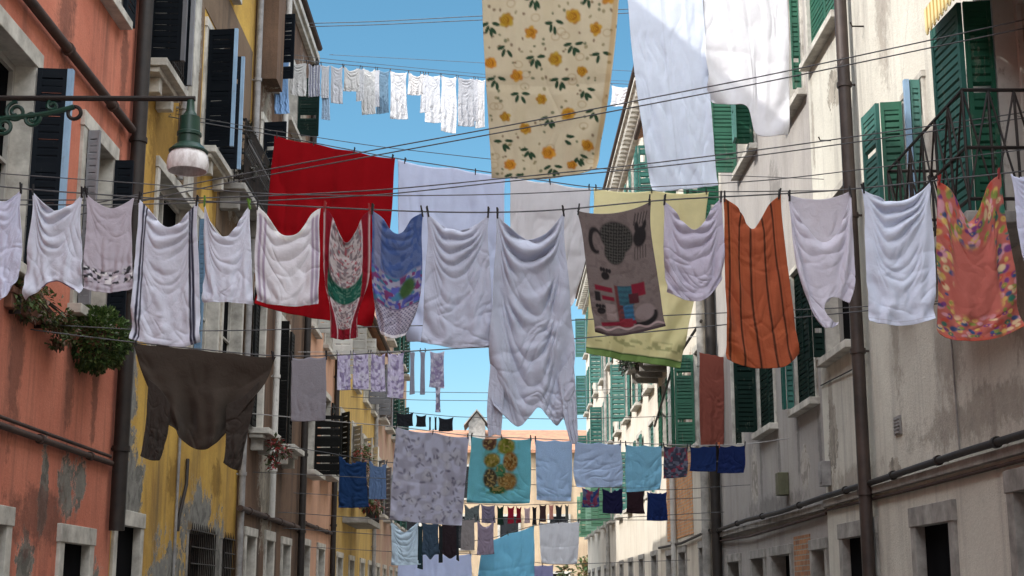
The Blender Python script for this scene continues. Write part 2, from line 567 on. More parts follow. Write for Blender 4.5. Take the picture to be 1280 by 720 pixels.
class Bld:
    def __init__(s, name, label, side, y0, y1, h, mat, xo=0.0, depth=7.0, cat='house'):
        s.side, s.y0, s.y1, s.h, s.mat, s.depth = side, y0 + 0.002, y1 - 0.002, h, mat, depth
        s.X = side * (W + xo)
        s.n = -side
        s.holes = []
        s.root = empty(name, (s.X, (y0 + y1) / 2, 0), label, cat)

    def x(s, out):
        return s.X + s.n * out

    def box(s, mb, o0, o1, y0, y1, z0, z1):
        mb.box(s.x(o0), s.x(o1), y0, y1, z0, z1)

    def part(s, name, mb, mat, parent=None, **k):
        return mb.build(name, M[mat] if isinstance(mat, str) else mat, parent or s.root, **k)

    def win(s, y0, y1, z0, z1, frame=0.12, fmat='stone', sill=True, sill_out=0.14, shutters=(), pane='glass', smat='green_wood', grille=False, mull=True, rev=0.2, brackets=False, sash='white_wood', sillmat=None, edge=None, lintel_only=False):
        s.holes.append((y0, y1, z0, z1))
        mb = MB()
        f = frame
        if not lintel_only:
            s.box(mb, -rev, 0.035, y0 - f, y0 + 0.006, z0, z1)
            s.box(mb, -rev, 0.035, y1 - 0.006, y1 + f, z0, z1)
        s.box(mb, -rev + 0.003, 0.045, y0 - f - 0.02, y1 + f + 0.02, z1 - 0.004, z1 + f * 1.15)
        wn = s.part('window', mb, fmat, bevel=0.006)
        pb = MB()
        s.box(pb, -rev - 0.03, -rev, y0 - 0.01, y1 + 0.01, z0 - 0.01, z1 + 0.01)
        s.part('pane', pb, pane, wn)
        if mull:
            sb = MB()
            ym = (y0 + y1) / 2
            for (a, b, c, d) in ((y0, y0 + 0.06, z0, z1), (y1 - 0.06, y1, z0, z1), (ym - 0.03, ym + 0.03, z0, z1), (y0 + 0.06, ym - 0.03, z0, z0 + 0.07), (ym + 0.03, y1 - 0.06, z0, z0 + 0.07), (y0 + 0.06, ym - 0.03, z1 - 0.07, z1), (ym + 0.03, y1 - 0.06, z1 - 0.07, z1), (y0 + 0.06, ym - 0.03, (z0 + z1) / 2, (z0 + z1) / 2 + 0.03), (ym + 0.03, y1 - 0.06, (z0 + z1) / 2, (z0 + z1) / 2 + 0.03)):
                s.box(sb, -rev + 0.002, -rev + 0.045, a, b, c, d)
            s.part('sash', sb, sash, wn)
        if sill:
            lb = MB()
            s.box(lb, -0.19, sill_out, y0 - f - 0.06, y1 + f + 0.06, z0 - 0.1, z0 - 0.002)
            if brackets:
                s.box(lb, 0.002, sill_out * 0.7, y0 - f - 0.02, y1 + f + 0.02, z0 - 0.17, z0 - 0.102)
                for yb in (y0 + 0.05, y1 - 0.17):
                    s.box(lb, 0.002, sill_out * 0.6, yb, yb + 0.14, z0 - 0.36, z0 - 0.172)
            s.part('sill', lb, sillmat or fmat, wn, bevel=0.008)
        if grille:
            gb = MB()
            k = max(3, int((y1 - y0) / 0.13))
            for i in range(k + 1):
                yy = y0 + (y1 - y0) * i / k
                gb.tube([(s.x(0.06), yy, z0), (s.x(0.06), yy, z1)], 0.011, 6)
            kz = max(3, int((z1 - z0) / 0.22))
            for i in range(kz + 1):
                zz = z0 + (z1 - z0) * i / kz
                gb.tube([(s.x(0.075), y0 - 0.03, zz), (s.x(0.075), y1 + 0.03, zz)], 0.011, 6)
            for i in range(k):
                yy = y0 + (y1 - y0) * (i + 0.5) / k
                gb.tube([(s.x(0.06), yy, z1), (s.x(0.06), yy, z1 + 0.1)], [0.014, 0.003], 6)
            s.part('grille', gb, 'iron', wn)
        for sh in shutters:
            where, style, w1 = sh[:3]
            w2 = sh[3] if len(sh) > 3 else 0
            m = sh[4] if len(sh) > 4 else smat
            yy = y1 if where == 'far' else y0
            dy = 1 if where == 'far' else -1
            pitch = 0.07 if yy < 32 else 0.14
            if style == 'flat':
                s.part('shutter', shutter_mb((s.x(0.08), yy + dy * 0.03), (0, dy), w1, z0 + 0.02, z1 - 0.02, pitch), m, wn)
            elif style == 'shut':
                half = (y1 - y0) / 2 - 0.01
                s.part('shutter', shutter_mb((s.x(-0.04), y0 + 0.005), (0, 1), half, z0 + 0.02, z1 - 0.02, pitch), m, wn)
                s.part('shutter', shutter_mb((s.x(-0.04), y1 - 0.005), (0, -1), half, z0 + 0.02, z1 - 0.02, pitch), m, wn)
            else:
                a = style + random.uniform(-9, 5)   # opening angle, degrees from the wall plane
                d = (s.n * math.sin(math.radians(a)), dy * math.cos(math.radians(a)))
                s.part('shutter', shutter_mb((s.x(0.05), yy), d, w1, z0 + 0.02, z1 - 0.02, pitch), m, wn)
                tip = (s.x(0.05) + d[0] * (w1 + 0.03), yy + d[1] * (w1 + 0.03))
                if w2:
                    m2 = sh[5] if len(sh) > 5 else m
                    s.part('shutter', shutter_mb(tip, (s.n * 0.06, dy), w2, z0 + 0.02, z1 - 0.02, pitch), m2, wn)
                elif edge:
                    eb = MB()
                    eb.box(tip[0] - 0.03, tip[0] + 0.02, tip[1] - 0.03, tip[1] + 0.03, z0 + 0.02, z1 - 0.02)
                    s.part('shutter_edge', eb, edge, wn)
        return wn

    def roof(s, over=0.4, pitch=0.4, mat='tile'):
        mb = MB()
        y0, y1, h = s.y0, s.y1, s.h
        D = s.depth
        prof = [(over, h - over * pitch + 0.02), (-D / 2, h + D / 2 * pitch), (-D - over, h - over * pitch + 0.02)]
        for (a, za), (b, zb) in zip(prof[:-1], prof[1:]):
            mb.obox((s.x(a), y0, za), (s.x(b) - s.x(a), 0, zb - za), (0, y1 - y0, 0), (0, 0, 0.14))
        r = s.part('roof', mb, mat)
        gb = MB()
        gb.tube([(s.x(over + 0.05), y0, h - over * pitch + 0.06), (s.x(over + 0.05), y1, h - over * pitch + 0.06)], 0.07, 8)
        s.part('gutter', gb, 'pipe_rust', r)
        cb = MB()
        s.box(cb, 0.002, 0.16, y0, y1, h - 0.32, h - 0.18)
        s.box(cb, 0.002, 0.1, y0, y1, h - 0.46, h - 0.322)
        s.part('cornice', cb, 'stone')

    def gable(s):
        # triangular end walls under the roof
        mb = MB()
        for y in (s.y0 + 0.02, s.y1 - 0.02):
            mb.v += [(s.x(0), y, s.h), (s.x(-s.depth), y, s.h), (s.x(-s.depth / 2), y, s.h + s.depth / 2 * 0.4)]
            k = len(mb.v)
            mb.f.append((k - 3, k - 2, k - 1))
        s.part('gable', mb, s.mat)

    def finish(s, roof=True, **kw):
        ys = sorted({s.y0, s.y1} | {v for h in s.holes for v in h[:2]})
        zs = sorted({0.0, s.h} | {v for h in s.holes for v in h[2:]})
        mb = MB()
        for a, b in zip(ys[:-1], ys[1:]):
            for c, d in zip(zs[:-1], zs[1:]):
                ym, zm = (a + b) / 2, (c + d) / 2
                if any(h[0] < ym < h[1] and h[2] < zm < h[3] for h in s.holes):
                    continue
                q = [(s.X, a, c), (s.X, b, c), (s.X, b, d), (s.X, a, d)]
                if s.side > 0:
                    q.reverse()
                mb.quad(*q)
        xr = s.x(-0.26)
        for (a, b, c, d) in s.holes:
            mb.quad((s.X, a, c), (s.X, a, d), (xr, a, d), (xr, a, c))
            mb.quad((s.X, b, c), (xr, b, c), (xr, b, d), (s.X, b, d))
            mb.quad((s.X, a, c), (xr, a, c), (xr, b, c), (s.X, b, c))
            mb.quad((s.X, a, d), (s.X, b, d), (xr, b, d), (xr, a, d))
        xb = s.x(-s.depth)
        mb.quad((s.X, s.y0, 0), (s.X, s.y0, s.h), (xb, s.y0, s.h), (xb, s.y0, 0))
        mb.quad((s.X, s.y1, 0), (xb, s.y1, 0), (xb, s.y1, s.h), (s.X, s.y1, s.h))
        mb.quad((xb, s.y0, 0), (xb, s.y0, s.h), (xb, s.y1, s.h), (xb, s.y1, 0))
        mb.quad((s.X, s.y0, s.h), (s.X, s.y1, s.h), (xb, s.y1, s.h), (xb, s.y0, s.h))
        s.part('wall', mb, s.mat)
        if roof:
            s.roof(**kw)
            s.gable()

    def pipe(s, name, pts, r, mat, clips=True):
        """pts in (out, y, z)"""
        mb = MB()
        P = [(s.x(o), y, z) for (o, y, z) in pts]
        mb.tube(P, r, 12)
        if clips:
            cb = mb
            for (o0, y0, z0), (o1, y1, z1) in zip(pts[:-1], pts[1:]):
                L = math.dist((y0, z0), (y1, z1))
                k = int(L / 1.6)
                for i in range(k):
                    t = (i + 0.5) / k
                    y, z, ou = y0 + (y1 - y0) * t, z0 + (z1 - z0) * t, o0 + (o1 - o0) * t
                    if abs(y1 - y0) > abs(z1 - z0):
                        cb.tube([(s.x(ou), y - 0.03, z), (s.x(ou), y + 0.03, z)], r + 0.016, 12)
                    else:
                        cb.tube([(s.x(ou), y, z - 0.03), (s.x(ou), y, z + 0.03)], r + 0.016, 12)
                    s.box(cb, 0.0, ou, y - 0.012, y + 0.012, z - 0.012, z + 0.012)
        return s.part(name, mb, mat, smooth=True)


def leaves(mb, c, rad, n, size, cols, seed, shell=0.5, droop=0.2):
    r = random.Random(seed)
    c = Vector(c)
    nodes = []
    for i in range(max(6, n // 70)):
        while True:
            q = Vector((r.uniform(-1, 1), r.uniform(-1, 1), r.uniform(-1, 1)))
            if q.length <= 1: break
        nodes.append((q, r.uniform(0.65, 1.3)))
    for i in range(n):
        q, br = r.choice(nodes)
        p = q + Vector((r.gauss(0, .22), r.gauss(0, .22), r.gauss(0, .22)))
        if p.length > 1.12: p *= 1.12 / p.length
        pos = c + Vector((p.x * rad[0], p.y * rad[1], p.z * rad[2]))
        d = Vector((r.gauss(0, 1), r.gauss(0, 1), r.gauss(-droop, 0.8))) + p * 0.8
        L = size * r.uniform(0.6, 1.3)
        col = r.choice(cols)
        k = br * r.uniform(0.75, 1.25)
        mb.leaf(pos, d, Vector((r.gauss(0, .5), r.gauss(0, .5), 1)), L, L * r.uniform(0.45, 0.65), tuple(x * k for x in col))


G1 = [(0.035, 0.065, 0.018), (0.05, 0.085, 0.025), (0.025, 0.05, 0.015)]

# ---- left side: coral house
mat = plaster('coral_plaster', (0.62, 0.225, 0.145), (0.48, 0.15, 0.095), (0.17, 0.075, 0.055), 0.9,
              patches=[(14.45, 2.62, 0.35, 0.33), (14.9, 2.75, 0.3, 0.3), (13.7, 2.55, 0.16, 0.5), (13.3, 1.9, 0.3, 0.35), (15.5, 1.6, 0.5, 0.5), (12.6, 1.5, 0.4, 0.5)],
              patch_col=(0.24, 0.22, 0.19), origin=(-W, 1.075, 0), patch_noise=1.0,
              extra=[(14.3, 3.9, .2, .9), (15.2, 3.8, .15, .8), (12.7, 3.6, .25, .9), (15.6, 7.2, .2, 1.2), (13.4, 7.5, .3, 1.0), (13.6, 2.3, 1.2, .4)], extra_col=(0.16, 0.07, 0.05))
A = Bld('coral_house', 'coral red plaster house with peeling patches at the left edge of the street', -1, -14, 16.15, 13.25, mat)
A.win(11.3, 12.55, 4.45, 6.36, shutters=(('far', 88, 0.27), ('near', 'flat', 0.3)), smat='navy_wood', edge='blue_wood', pane='void', frame=0.14)
A.win(14.25, 15.28, 4.45, 6.32, shutters=(('far', 90, 0.2), ('near', 85, 0.12, 0, 'grey_wood')), smat='navy_wood', pane='void', frame=0.14)
for y in (-8, -4, 0, 4, 8.2):
    A.win(y, y + 1.1, 4.45, 6.42, shutters=(('far', 'flat', 0.5),), smat='navy_wood')
for y in (-8, -4, 0, 4, 8.2, 11.4, 14.1):
    A.win(y, y + 1.05, 7.95, 9.85, shutters=(('far', 'flat', 0.4),), smat='navy_wood')
    A.win(y, y + 1.1, 11.0, 12.4, sill=True)
A.win(11.75, 12.66, 0.9, 2.2, frame=0.14, grille=False, pane='void', mull=False, rev=0.06)
A.win(14.36, 15.27, 0.9, 2.12, frame=0.15, pane='void', mull=False, rev=0.06)
A.pipe('conduit', [(0.07, -14, 6.83), (0.07, 15.8, 6.83)], 0.05, 'pipe_rust')
A.pipe('conduit', [(0.045, -14, 3.02), (0.045, 15.85, 3.02)], 0.03, 'pipe_rust')
A.pipe('conduit', [(0.045, -14, 3.10), (0.045, 15.8, 3.09)], 0.018, 'pipe_rust', False)
A.pipe('downpipe', [(0.11, 15.97, 13.0), (0.11, 15.97, 2.3)], 0.085, 'pipe_black')
A.finish()

# ---- yellow house
mat = plaster('yellow_plaster', (0.64, 0.4, 0.085), (0.38, 0.215, 0.05), (0.15, 0.1, 0.05), 0.9,
              patches=[(16.6, 4.0, 0.7, 1.7), (17.2, 2.8, 0.7, 0.6), (21.0, 2.9, .4, .3), (18.9, 4.6, .4, .3), (22.2, 1.9, 1.1, 1.0), (19.3, 1.5, 1.3, 0.9), (21, 2.6, 1.4, .6)],
              patch_col=(0.26, 0.25, 0.225), origin=(-W, 20.07, 0), patch_noise=0.9,
              extra=[(19.3, 3.1, 0.5, 0.35), (22.3, 3.3, 0.5, 0.4), (18.4, 3.7, 0.25, 0.5), (20.5, 2.5, 0.3, 0.2), (16.5, 7.2, .3, .9), (17.6, 6.9, .3, 1.2), (20, 7.2, .3, 1), (21.2, 7.2, .3, 1.1), (18.0, 7.4, 1.8, 1.2), (17, 11, 1.5, 1.5)], extra_col=(0.22, 0.12, 0.025))
B = Bld('yellow_house', 'ochre yellow house with grey bare patches between the coral house and the brown house', -1, 16.15, 24.0, 13.3, mat, 0.05)
B.win(16.6, 17.45, 7.95, 10.1, shutters=(('near', 88, 0.4), ('far', 85, 0.3)), smat='navy_wood', sill_out=0.33, brackets=True, pane='void', edge='grey_wood')
B.win(20.05, 21.1, 7.95, 9.8, shutters=(('near', 88, 0.38), ('far', 88, 0.28)), smat='navy_wood', sill_out=0.25, brackets=True, pane='void', edge='blue_wood')
B.win(17.6, 19.6, 4.5, 6.9, pane='void', sash='stone')
B.win(20.0, 21.7, 4.5, 6.9, shutters=(('near', 85, 0.1, 0, 'blue_wood'),), pane='void', sash='stone')
B.win(22.1, 23.7, 4.5, 6.9, pane='void', sash='stone')
for y in (17.0, 20.5):
    B.win(y, y + 1.3, 11.1, 12.5)
B.win(16.52, 17.58, 0.9, 2.4, frame=0.15, pane='void', mull=False, rev=0.06)
B.win(20.3, 22.05, 0.9, 2.5, frame=0.0001, fmat='stone_grey', pane='void', grille=True, mull=False, sill=False)
B.win(22.75, 23.6, 0.9, 2.48, frame=0.0001, fmat='stone_grey', pane='void', grille=True, mull=False, sill=False)
pb_ = MB()
B.box(pb_, 0.002, 0.012, 18.55, 19.83, 7.1, 10.9)
B.box(pb_, 0.002, 0.012, 19.832, 21.3, 10.05, 10.9)
B.box(pb_, 0.002, 0.012, 21.302, 23.8, 7.1, 10.9)
B.part('wall_panel', pb_, plaster('faded_brown_plaster', (0.22, 0.15, 0.095), (0.14, 0.09, 0.06), (0.06, 0.05, 0.04), 0.9, patches=[(19.2, 9.5, .5, 1.2), (22.5, 8.2, .8, .8)], patch_col=(0.42, 0.38, 0.32), origin=(-W, 20.07, 0)))
pb_ = MB()
B.box(pb_, 0.003, 0.07, 19.0, 19.35, 7.0, 13.0)
B.part('pilaster', pb_, 'stone')
B.pipe('downpipe', [(0.1, 18.4, 13), (0.1, 18.4, 7.0)], 0.04, 'pipe_grey')
B.pipe('downpipe', [(0.1, 23.9, 13), (0.1, 23.9, 1.0)], 0.055, 'pipe_grey')
B.pipe('conduit', [(0.03, 19.45, 4.35), (0.03, 19.45, 0.6)], 0.02, 'pipe_grey', False)
B.pipe('cable', [(0.03, 20.0, 3.45), (0.05, 19.9, 3.1), (0.03, 19.6, 2.6), (0.03, 19.58, 2.45)], 0.025, 'pipe_black', False)
ib = MB()
B.box(ib, 0.003, 0.42, 21.35, 23.7, 7.72, 7.82)
B.box(ib, 0.003, 0.3, 21.5, 21.66, 7.45, 7.718)
B.box(ib, 0.003, 0.3, 23.3, 23.46, 7.45, 7.718)
ibal = B.part('balcony', ib, 'stone_grey', bevel=0.008)
ir = MB()
for k in range(25):
    y = 21.38 + k * 2.29 / 24
    ir.tube([(B.x(0.39), y, 7.82), (B.x(0.39), y, 8.85)], 0.013, 6)
    ir.tube([(B.x(0.39), y, 8.3), (B.x(0.45), y + .05, 8.45), (B.x(0.39), y + .1, 8.6)], 0.009, 5)
for z in (7.9, 8.3, 8.62, 8.85):
    ir.tube([(B.x(0.39), 21.36, z), (B.x(0.39), 23.69, z)], 0.018, 6)
    for yy in (21.38, 23.67):
        ir.tube([(B.x(0.0), yy, z), (B.x(0.39), yy, z)], 0.018, 6)
for k in range(1, 5):
    for yy in (21.38, 23.67):
        ir.tube([(B.x(0.08 * k), yy, 7.82), (B.x(0.08 * k), yy, 8.85)], 0.013, 6)
B.part('railing', ir, 'iron', ibal)
rb = MB()                                        # iron guard before the second-floor window
for k in range(10):
    y = 16.6 + k * 0.1
    rb.tube([(B.x(0.3), y, 7.97), (B.x(0.3), y, 8.8)], 0.011, 6)
for z in (8.05, 8.78):
    rb.tube([(B.x(0.3), 16.6, z), (B.x(0.3), 17.5, z)], 0.015, 6)
    rb.tube([(B.x(0.03), 17.5, z), (B.x(0.3), 17.5, z)], 0.015, 6)
B.part('railing', rb, 'iron')
B.finish()

# ---- brown house
mat = plaster('brown_plaster', (0.19, 0.115, 0.075), (0.11, 0.068, 0.046), (0.045, 0.035, 0.028), 0.9,
              patches=[(25, 9, 0.8, 1.8), (28, 6, 1, 1.5), (26.5, 3.5, 1, 1), (29.5, 11.5, 0.8, 1.5)], patch_col=(0.34, 0.3, 0.24), origin=(-W, 27.45, 0))
C = Bld('brown_house', 'tall brown stained house with dark windows between the yellow house and the peach house', -1, 24.0, 30.9, 13.75, mat, -0.03)
C.win(24.6, 25.6, 4.4, 6.8, shutters=(('near', 'flat', 0.4),), smat='black_wood', pane='void', sill_out=0.35, brackets=True)
C.win(27.3, 28.4, 4.4, 6.8, shutters=(('near', 88, 0.16), ('far', 'flat', 0.4)), smat='black_wood', pane='void', sill_out=0.4, brackets=True)
C.win(24.6, 25.7, 8.0, 9.9, shutters=(('near', 88, 0.4),), smat='navy_wood', pane='void', sill_out=0.35, brackets=True)
C.win(27.4, 28.6, 8.0, 9.9, pane='void', shutters=(('near', 80, 0.3),), smat='navy_wood')
C.win(27.35, 28.55, 10.9, 12.2, shutters=(('far', 88, 0.44),), smat='deep_green_wood', pane='void')
C.win(25.2, 26.2, 10.9, 12.2, shutters=(('near', 88, 0.4),), smat='navy_wood', pane='void')
C.win(24.5, 25.4, 0.9, 2.6, pane='void')
C.win(26.6, 27.4, 0.2, 2.6, pane='void', frame=0.15)
C.win(28.6, 29.6, 0.9, 2.6, pane='void')
C.pipe('downpipe', [(0.1, 26.6, 13.4), (0.1, 26.6, 3.0)], 0.06, 'white_wood')
C.pipe('downpipe', [(0.1, 30.7, 13.4), (0.1, 30.7, 0.5)], 0.075, 'pipe_black')
C.pipe('conduit', [(0.04, 23.7, 3.0), (0.04, 30.6, 3.0)], 0.05, 'pipe_rust')
cb = MB()
for y in (24.3,):
    C.box(cb, 0.003, 0.28, y, y + 0.7, 10.6, 15.2)
    C.box(cb, -0.06, 0.34, y - 0.06, y + 0.76, 15.2, 15.7)
C.part('chimney', cb, C.mat)
C.finish(over=0.1)

# ---- peach house
mat = plaster('peach_plaster', (0.62, 0.36, 0.24), (0.5, 0.28, 0.19), (0.24, 0.15, 0.11), 0.5)
D = Bld('peach_house', 'low peach pink house with wide black shutters behind the brown house', -1, 30.9, 37.2, 10.2, mat, 0.02)
D.win(31.7, 33.2, 4.3, 5.7, shutters=(('far', 88, 0.62),), smat='black_wood', pane='void', sill_out=0.3)
D.win(34.8, 36.2, 4.5, 6.4, shutters=(('far', 'flat', 0.55),), smat='black_wood', pane='void', sill_out=0.3)
D.win(31.9, 33.2, 7.6, 9.3, shutters=(('far', 88, 0.5),), smat='white_wood', pane='curtain')
D.win(34.8, 36.2, 7.6, 9.3, shutters=(('far', 88, 0.5),), smat='white_wood', pane='curtain')
D.win(31.9, 33.0, 0.8, 2.7, pane='void')
D.win(34.6, 35.8, 0.8, 2.7, pane='void')
D.pipe('downpipe', [(0.1, 37.0, 10), (0.1, 37.0, 0.5)], 0.07, 'pipe_black')
D.pipe('conduit', [(0.05, 30.9, 3.15), (0.05, 37.0, 3.15)], 0.045, 'pipe_rust')
D.finish()

# ---- lemon house, far
mat = plaster('lemon_plaster', (0.6, 0.4, 0.12), (0.42, 0.28, 0.1), (0.16, 0.12, 0.07), 0.6)
E = Bld('lemon_house', 'pale ochre house with flower balcony behind blue hanging jeans', -1, 37.2, 50, 9.9, mat, -0.02)
for y in (38.4, 41.5, 44.8, 47.6):
    E.win(y, y + 1.2, 4.4, 6.4, shutters=(('far', 'flat', 0.5), ('near', 35, 0.45)), smat='white_wood' if y > 41 else 'black_wood', pane='void', sill_out=0.3)
    E.win(y, y + 1.2, 7.6, 9.2, shutters=(('far', 88, 0.5),), smat='white_wood' if y < 44 else 'grey_wood', pane='void')
    E.win(y, y + 1.2, 0.6, 2.6, pane='void')
eb = MB()
E.box(eb, 0.003, 0.7, 39.5, 43.5, 3.55, 3.7)
bal = E.part('balcony', eb, 'stone_grey')
rb = MB()
for k in range(30):
    y = 39.5 + k * 4 / 29
    rb.tube([(E.x(0.66), y, 3.7), (E.x(0.66), y, 4.5)], 0.014, 5)
rb.tube([(E.x(0.66), 39.5, 4.5), (E.x(0.66), 43.5, 4.5)], 0.025, 6)
E.part('railing', rb, 'iron', bal)
E.pipe('downpipe', [(0.1, 48.5, 9.5), (0.1, 48.5, 0.5)], 0.07, 'pipe_grey')
E.finish()

# ---- rose house, farthest on the left
mat = plaster('rose_plaster', (0.42, 0.24, 0.19), (0.5, 0.38, 0.26), (0.16, 0.1, 0.08), 0.6)
F2 = Bld('rose_house', 'farthest house on the left, tall and dusty rose with grey green shutters', -1, 50, 66, 14.3, mat, 0.03)
for y in (51.2, 54.2, 57.4, 60.4, 63.2):
    for z in (4.4, 7.8, 11.2):
        F2.win(y, y + 1.2, z, z + 1.9, shutters=(('far', 'flat', 0.5), ('near', 30, 0.5)), smat='grey_wood' if y < 57 else 'teal_wood', pane='void', sill_out=0.3)
    F2.win(y, y + 1.2, 0.6, 2.6, pane='void')
F2.finish()

# ---- right side: cream house
mat = plaster('cream_plaster', (0.62, 0.595, 0.52), (0.52, 0.495, 0.43), (0.27, 0.25, 0.23), 0.75,
              patches=[(18.6, 3.6, 0.35, 0.5), (14.3, 1.2, 0.5, 0.5), (15.7, 2.95, .3, .15), (17.6, 8.0, .5, .3)], patch_col=(0.42, 0.38, 0.32), origin=(W, 2.55, 0), patch_noise=0.9,
              extra=[(17.2, 4.0, .15, .6), (18.6, 4.0, .15, .7), (13.6, 3.9, .5, .7), (11.5, 3.9, .6, .6), (13.0, 3.2, 2.5, .3), (15.4, 4.6, .25, 1.2), (17.1, 7.9, .12, .8), (18.9, 7.9, .12, .8), (15.2, 8.5, .5, 1.5), (13, 8.2, .4, .6), (17.6, 3.0, 1.5, .25)], extra_col=(0.33, 0.29, 0.245))
R1 = Bld('cream_house', 'large cream plaster house with iron balcony at the right edge of the street', 1, -14, 19.1, 13.6, mat)
R1.win(10.3, 11.7, 4.6, 6.68, frame=0.05, fmat='white_wood', sill=False, pane='curtain', sash='white_wood',
       shutters=(('far', 88, 0.23, 0.66, 'green_wood', 'teal_wood'), ('near', 88, 0.2, 0.3, 'teal_wood')))
R1.win(13.85, 14.5, 4.75, 6.75, frame=0.06, pane='void', shutters=(('far', 88, 0.22, 0.5, 'green_wood', 'teal_wood'), ('near', 88, 0.1, 0, 'teal_wood')), smat='teal_wood', edge='blue_wood')
R1.win(17.25, 18.6, 4.64, 6.6, pane='void', shutters=(('far', 88, 0.14, 0.35, 'deep_green_wood'),), frame=0.08)
R1.win(17.15, 18.85, 8.85, 11.0, shutters=(('far', 'shut', 0.5),), smat='green_wood', frame=0.07)
for y in (-8, -4, 0, 4, 8):
    R1.win(y, y + 1.2, 4.66, 6.6, shutters=(('far', 'flat', 0.5),))
for y in (-8, -4, 0, 4, 8, 10.8, 13.9):
    R1.win(y, y + 1.2, 8.95, 11.0, shutters=(('far', 'flat', 0.5),))
R1.win(10.7, 12.05, 0.9, 2.45, frame=0.16, fmat='stone_grey', pane='void', mull=False, sill=False)
R1.win(13.85, 14.97, 0.3, 2.3, frame=0.17, fmat='stone_grey', pane='void', mull=False, sill=False, rev=0.07)
R1.win(16.72, 18.22, 0.3, 2.3, frame=0.16, fmat='stone_grey', pane='void', mull=False, sill=False, rev=0.07)
sb = MB()
R1.box(sb, 0.002, 0.07, -14, 19.09, 2.74, 2.82)
R1.part('string_course', sb, 'stone_grey')
R1.pipe('cable', [(0.09, -14, 2.87), (0.09, 8, 2.86), (0.1, 13, 2.875), (0.09, 16.3, 2.86), (0.09, 19, 2.86)], 0.035, 'pipe_black')
R1.pipe('cable', [(0.03, -14, 2.70), (0.03, 10, 2.69), (0.035, 15, 2.68), (0.03, 19, 2.70)], 0.018, 'pipe_rust', False)
R1.pipe('downpipe', [(0.13, 16.55, 13.4), (0.13, 16.55, 0.3)], 0.075, 'pipe_brown')
vb_ = MB()
R1.box(vb_, 0.003, 0.02, 15.35, 15.6, 3.3, 3.5)
for k in range(5):
    R1.box(vb_, 0.021, 0.03, 15.37, 15.58, 3.315 + k * .037, 3.335 + k * .037)
R1.part('vent', vb_, 'pipe_grey')
vb_ = MB()
R1.box(vb_, 0.003, 0.12, 18.75, 18.98, 3.0, 3.32)
R1.box(vb_, 0.121, 0.13, 18.78, 18.95, 3.04, 3.28)
R1.part('meter_box', vb_, 'pipe_grey', bevel=0.008)
for (y_, z_) in ((17.9, 7.4), (16.0, 8.2)):
    vb_ = MB()
    vb_.tube([(R1.x(0.0), y_, z_), (R1.x(0.14), y_, z_), (R1.x(0.16), y_, z_ + .05)], 0.01, 6)
    R1.part('hook', vb_, 'iron')
R1.pipe('cable', [(0.02, 19.05, 4.35), (0.03, 17.0, 4.28), (0.02, 16.7, 4.3)], 0.009, 'pipe_black', False)
R1.pipe('cable', [(0.02, 16.8, 13.0), (0.025, 16.82, 8.0), (0.02, 16.8, 2.9)], 0.011, 'pipe_grey', False)
R1.pipe('cable', [(0.02, 13.4, 2.9), (0.025, 13.42, 4.0), (0.02, 13.4, 4.4)], 0.009, 'pipe_grey', False)
# balcony
bb = MB()
bx0, by0, by1, bz = 0.62, 10.85, 13.15, 4.45
R1.box(bb, 0.002, bx0 + 0.04, by0, by1, bz, bz + 0.1)
bal = R1.part('balcony', bb, 'stone_grey', bevel=0.01)
rb = MB()
def rail(p, q, r=0.012):
    rb.tube([(R1.x(p[0]), p[1], p[2]), (R1.x(q[0]), q[1], q[2])], r, 6)
zt, zl = bz + 1.1, bz + 0.2
for z in (zt, zl, bz + 0.62):
    rail((bx0, by0 + .03, z), (bx0, by1 - .03, z), 0.015)
    rail((0, by0 + .03, z), (bx0, by0 + .03, z), 0.015)
    rail((0, by1 - .03, z), (bx0, by1 - .03, z), 0.015)
n = 6
for k in range(n + 1):
    y = by0 + .03 + (by1 - by0 - .06) * k / n
    rail((bx0, y, bz + .1), (bx0, y, zt))
    if k < n:
        y2 = by0 + .03 + (by1 - by0 - .06) * (k + 1) / n
        rail((bx0, y, zl), (bx0, y2, zt), 0.009)
        rail((bx0, y2, zl), (bx0, y, zt), 0.009)
for yy in (by0 + .03, by1 - .03):
    for k in range(3):
        o = bx0 * k / 3
        rail((o, yy, bz + .1), (o, yy, zt))
        rail((o, yy, zl), (o + bx0 / 3, yy, zt), 0.009)
        rail((o + bx0 / 3, yy, zl), (o, yy, zt), 0.009)
R1.part('railing', rb, 'iron', bal)
# awning with scalloped yellow striped valance
ab = MB()
aw0, aw1 = 9.6, 12.2
ab.obox((R1.x(0.03), aw0, 7.02), (R1.x(0.46) - R1.x(0.03), 0, -0.25), (0, aw1 - aw0, 0), (0, 0, 0.03))
m_, nt, b_, out_ = new_mat('awning_canvas')
v_ = coords(nt)
lk(nt, mixc(nt, ramp(nt, noise(nt, v_, 4), .35, .7), (0.3, 0.19, 0.07), (0.2, 0.12, 0.05)), b_.inputs['Base Color'])
b_.inputs['Roughness'].default_value = 0.95
aw = R1.part('awning', ab, m_)
m_, nt, b_, out_ = new_mat('awning_stripes')
v_ = coords(nt)
wv = nd(nt, 'ShaderNodeTexWave', wave_type='BANDS', bands_direction='Y')
wv.inputs['Scale'].default_value = 3.2
lk(nt, v_, wv.inputs['Vector'])
lk(nt, mixc(nt, ramp(nt, wv.outputs[0], .55, .65), (0.72, 0.62, 0.3), (0.45, 0.28, 0.06)), b_.inputs['Base Color'])
vb = MB()
k = 24
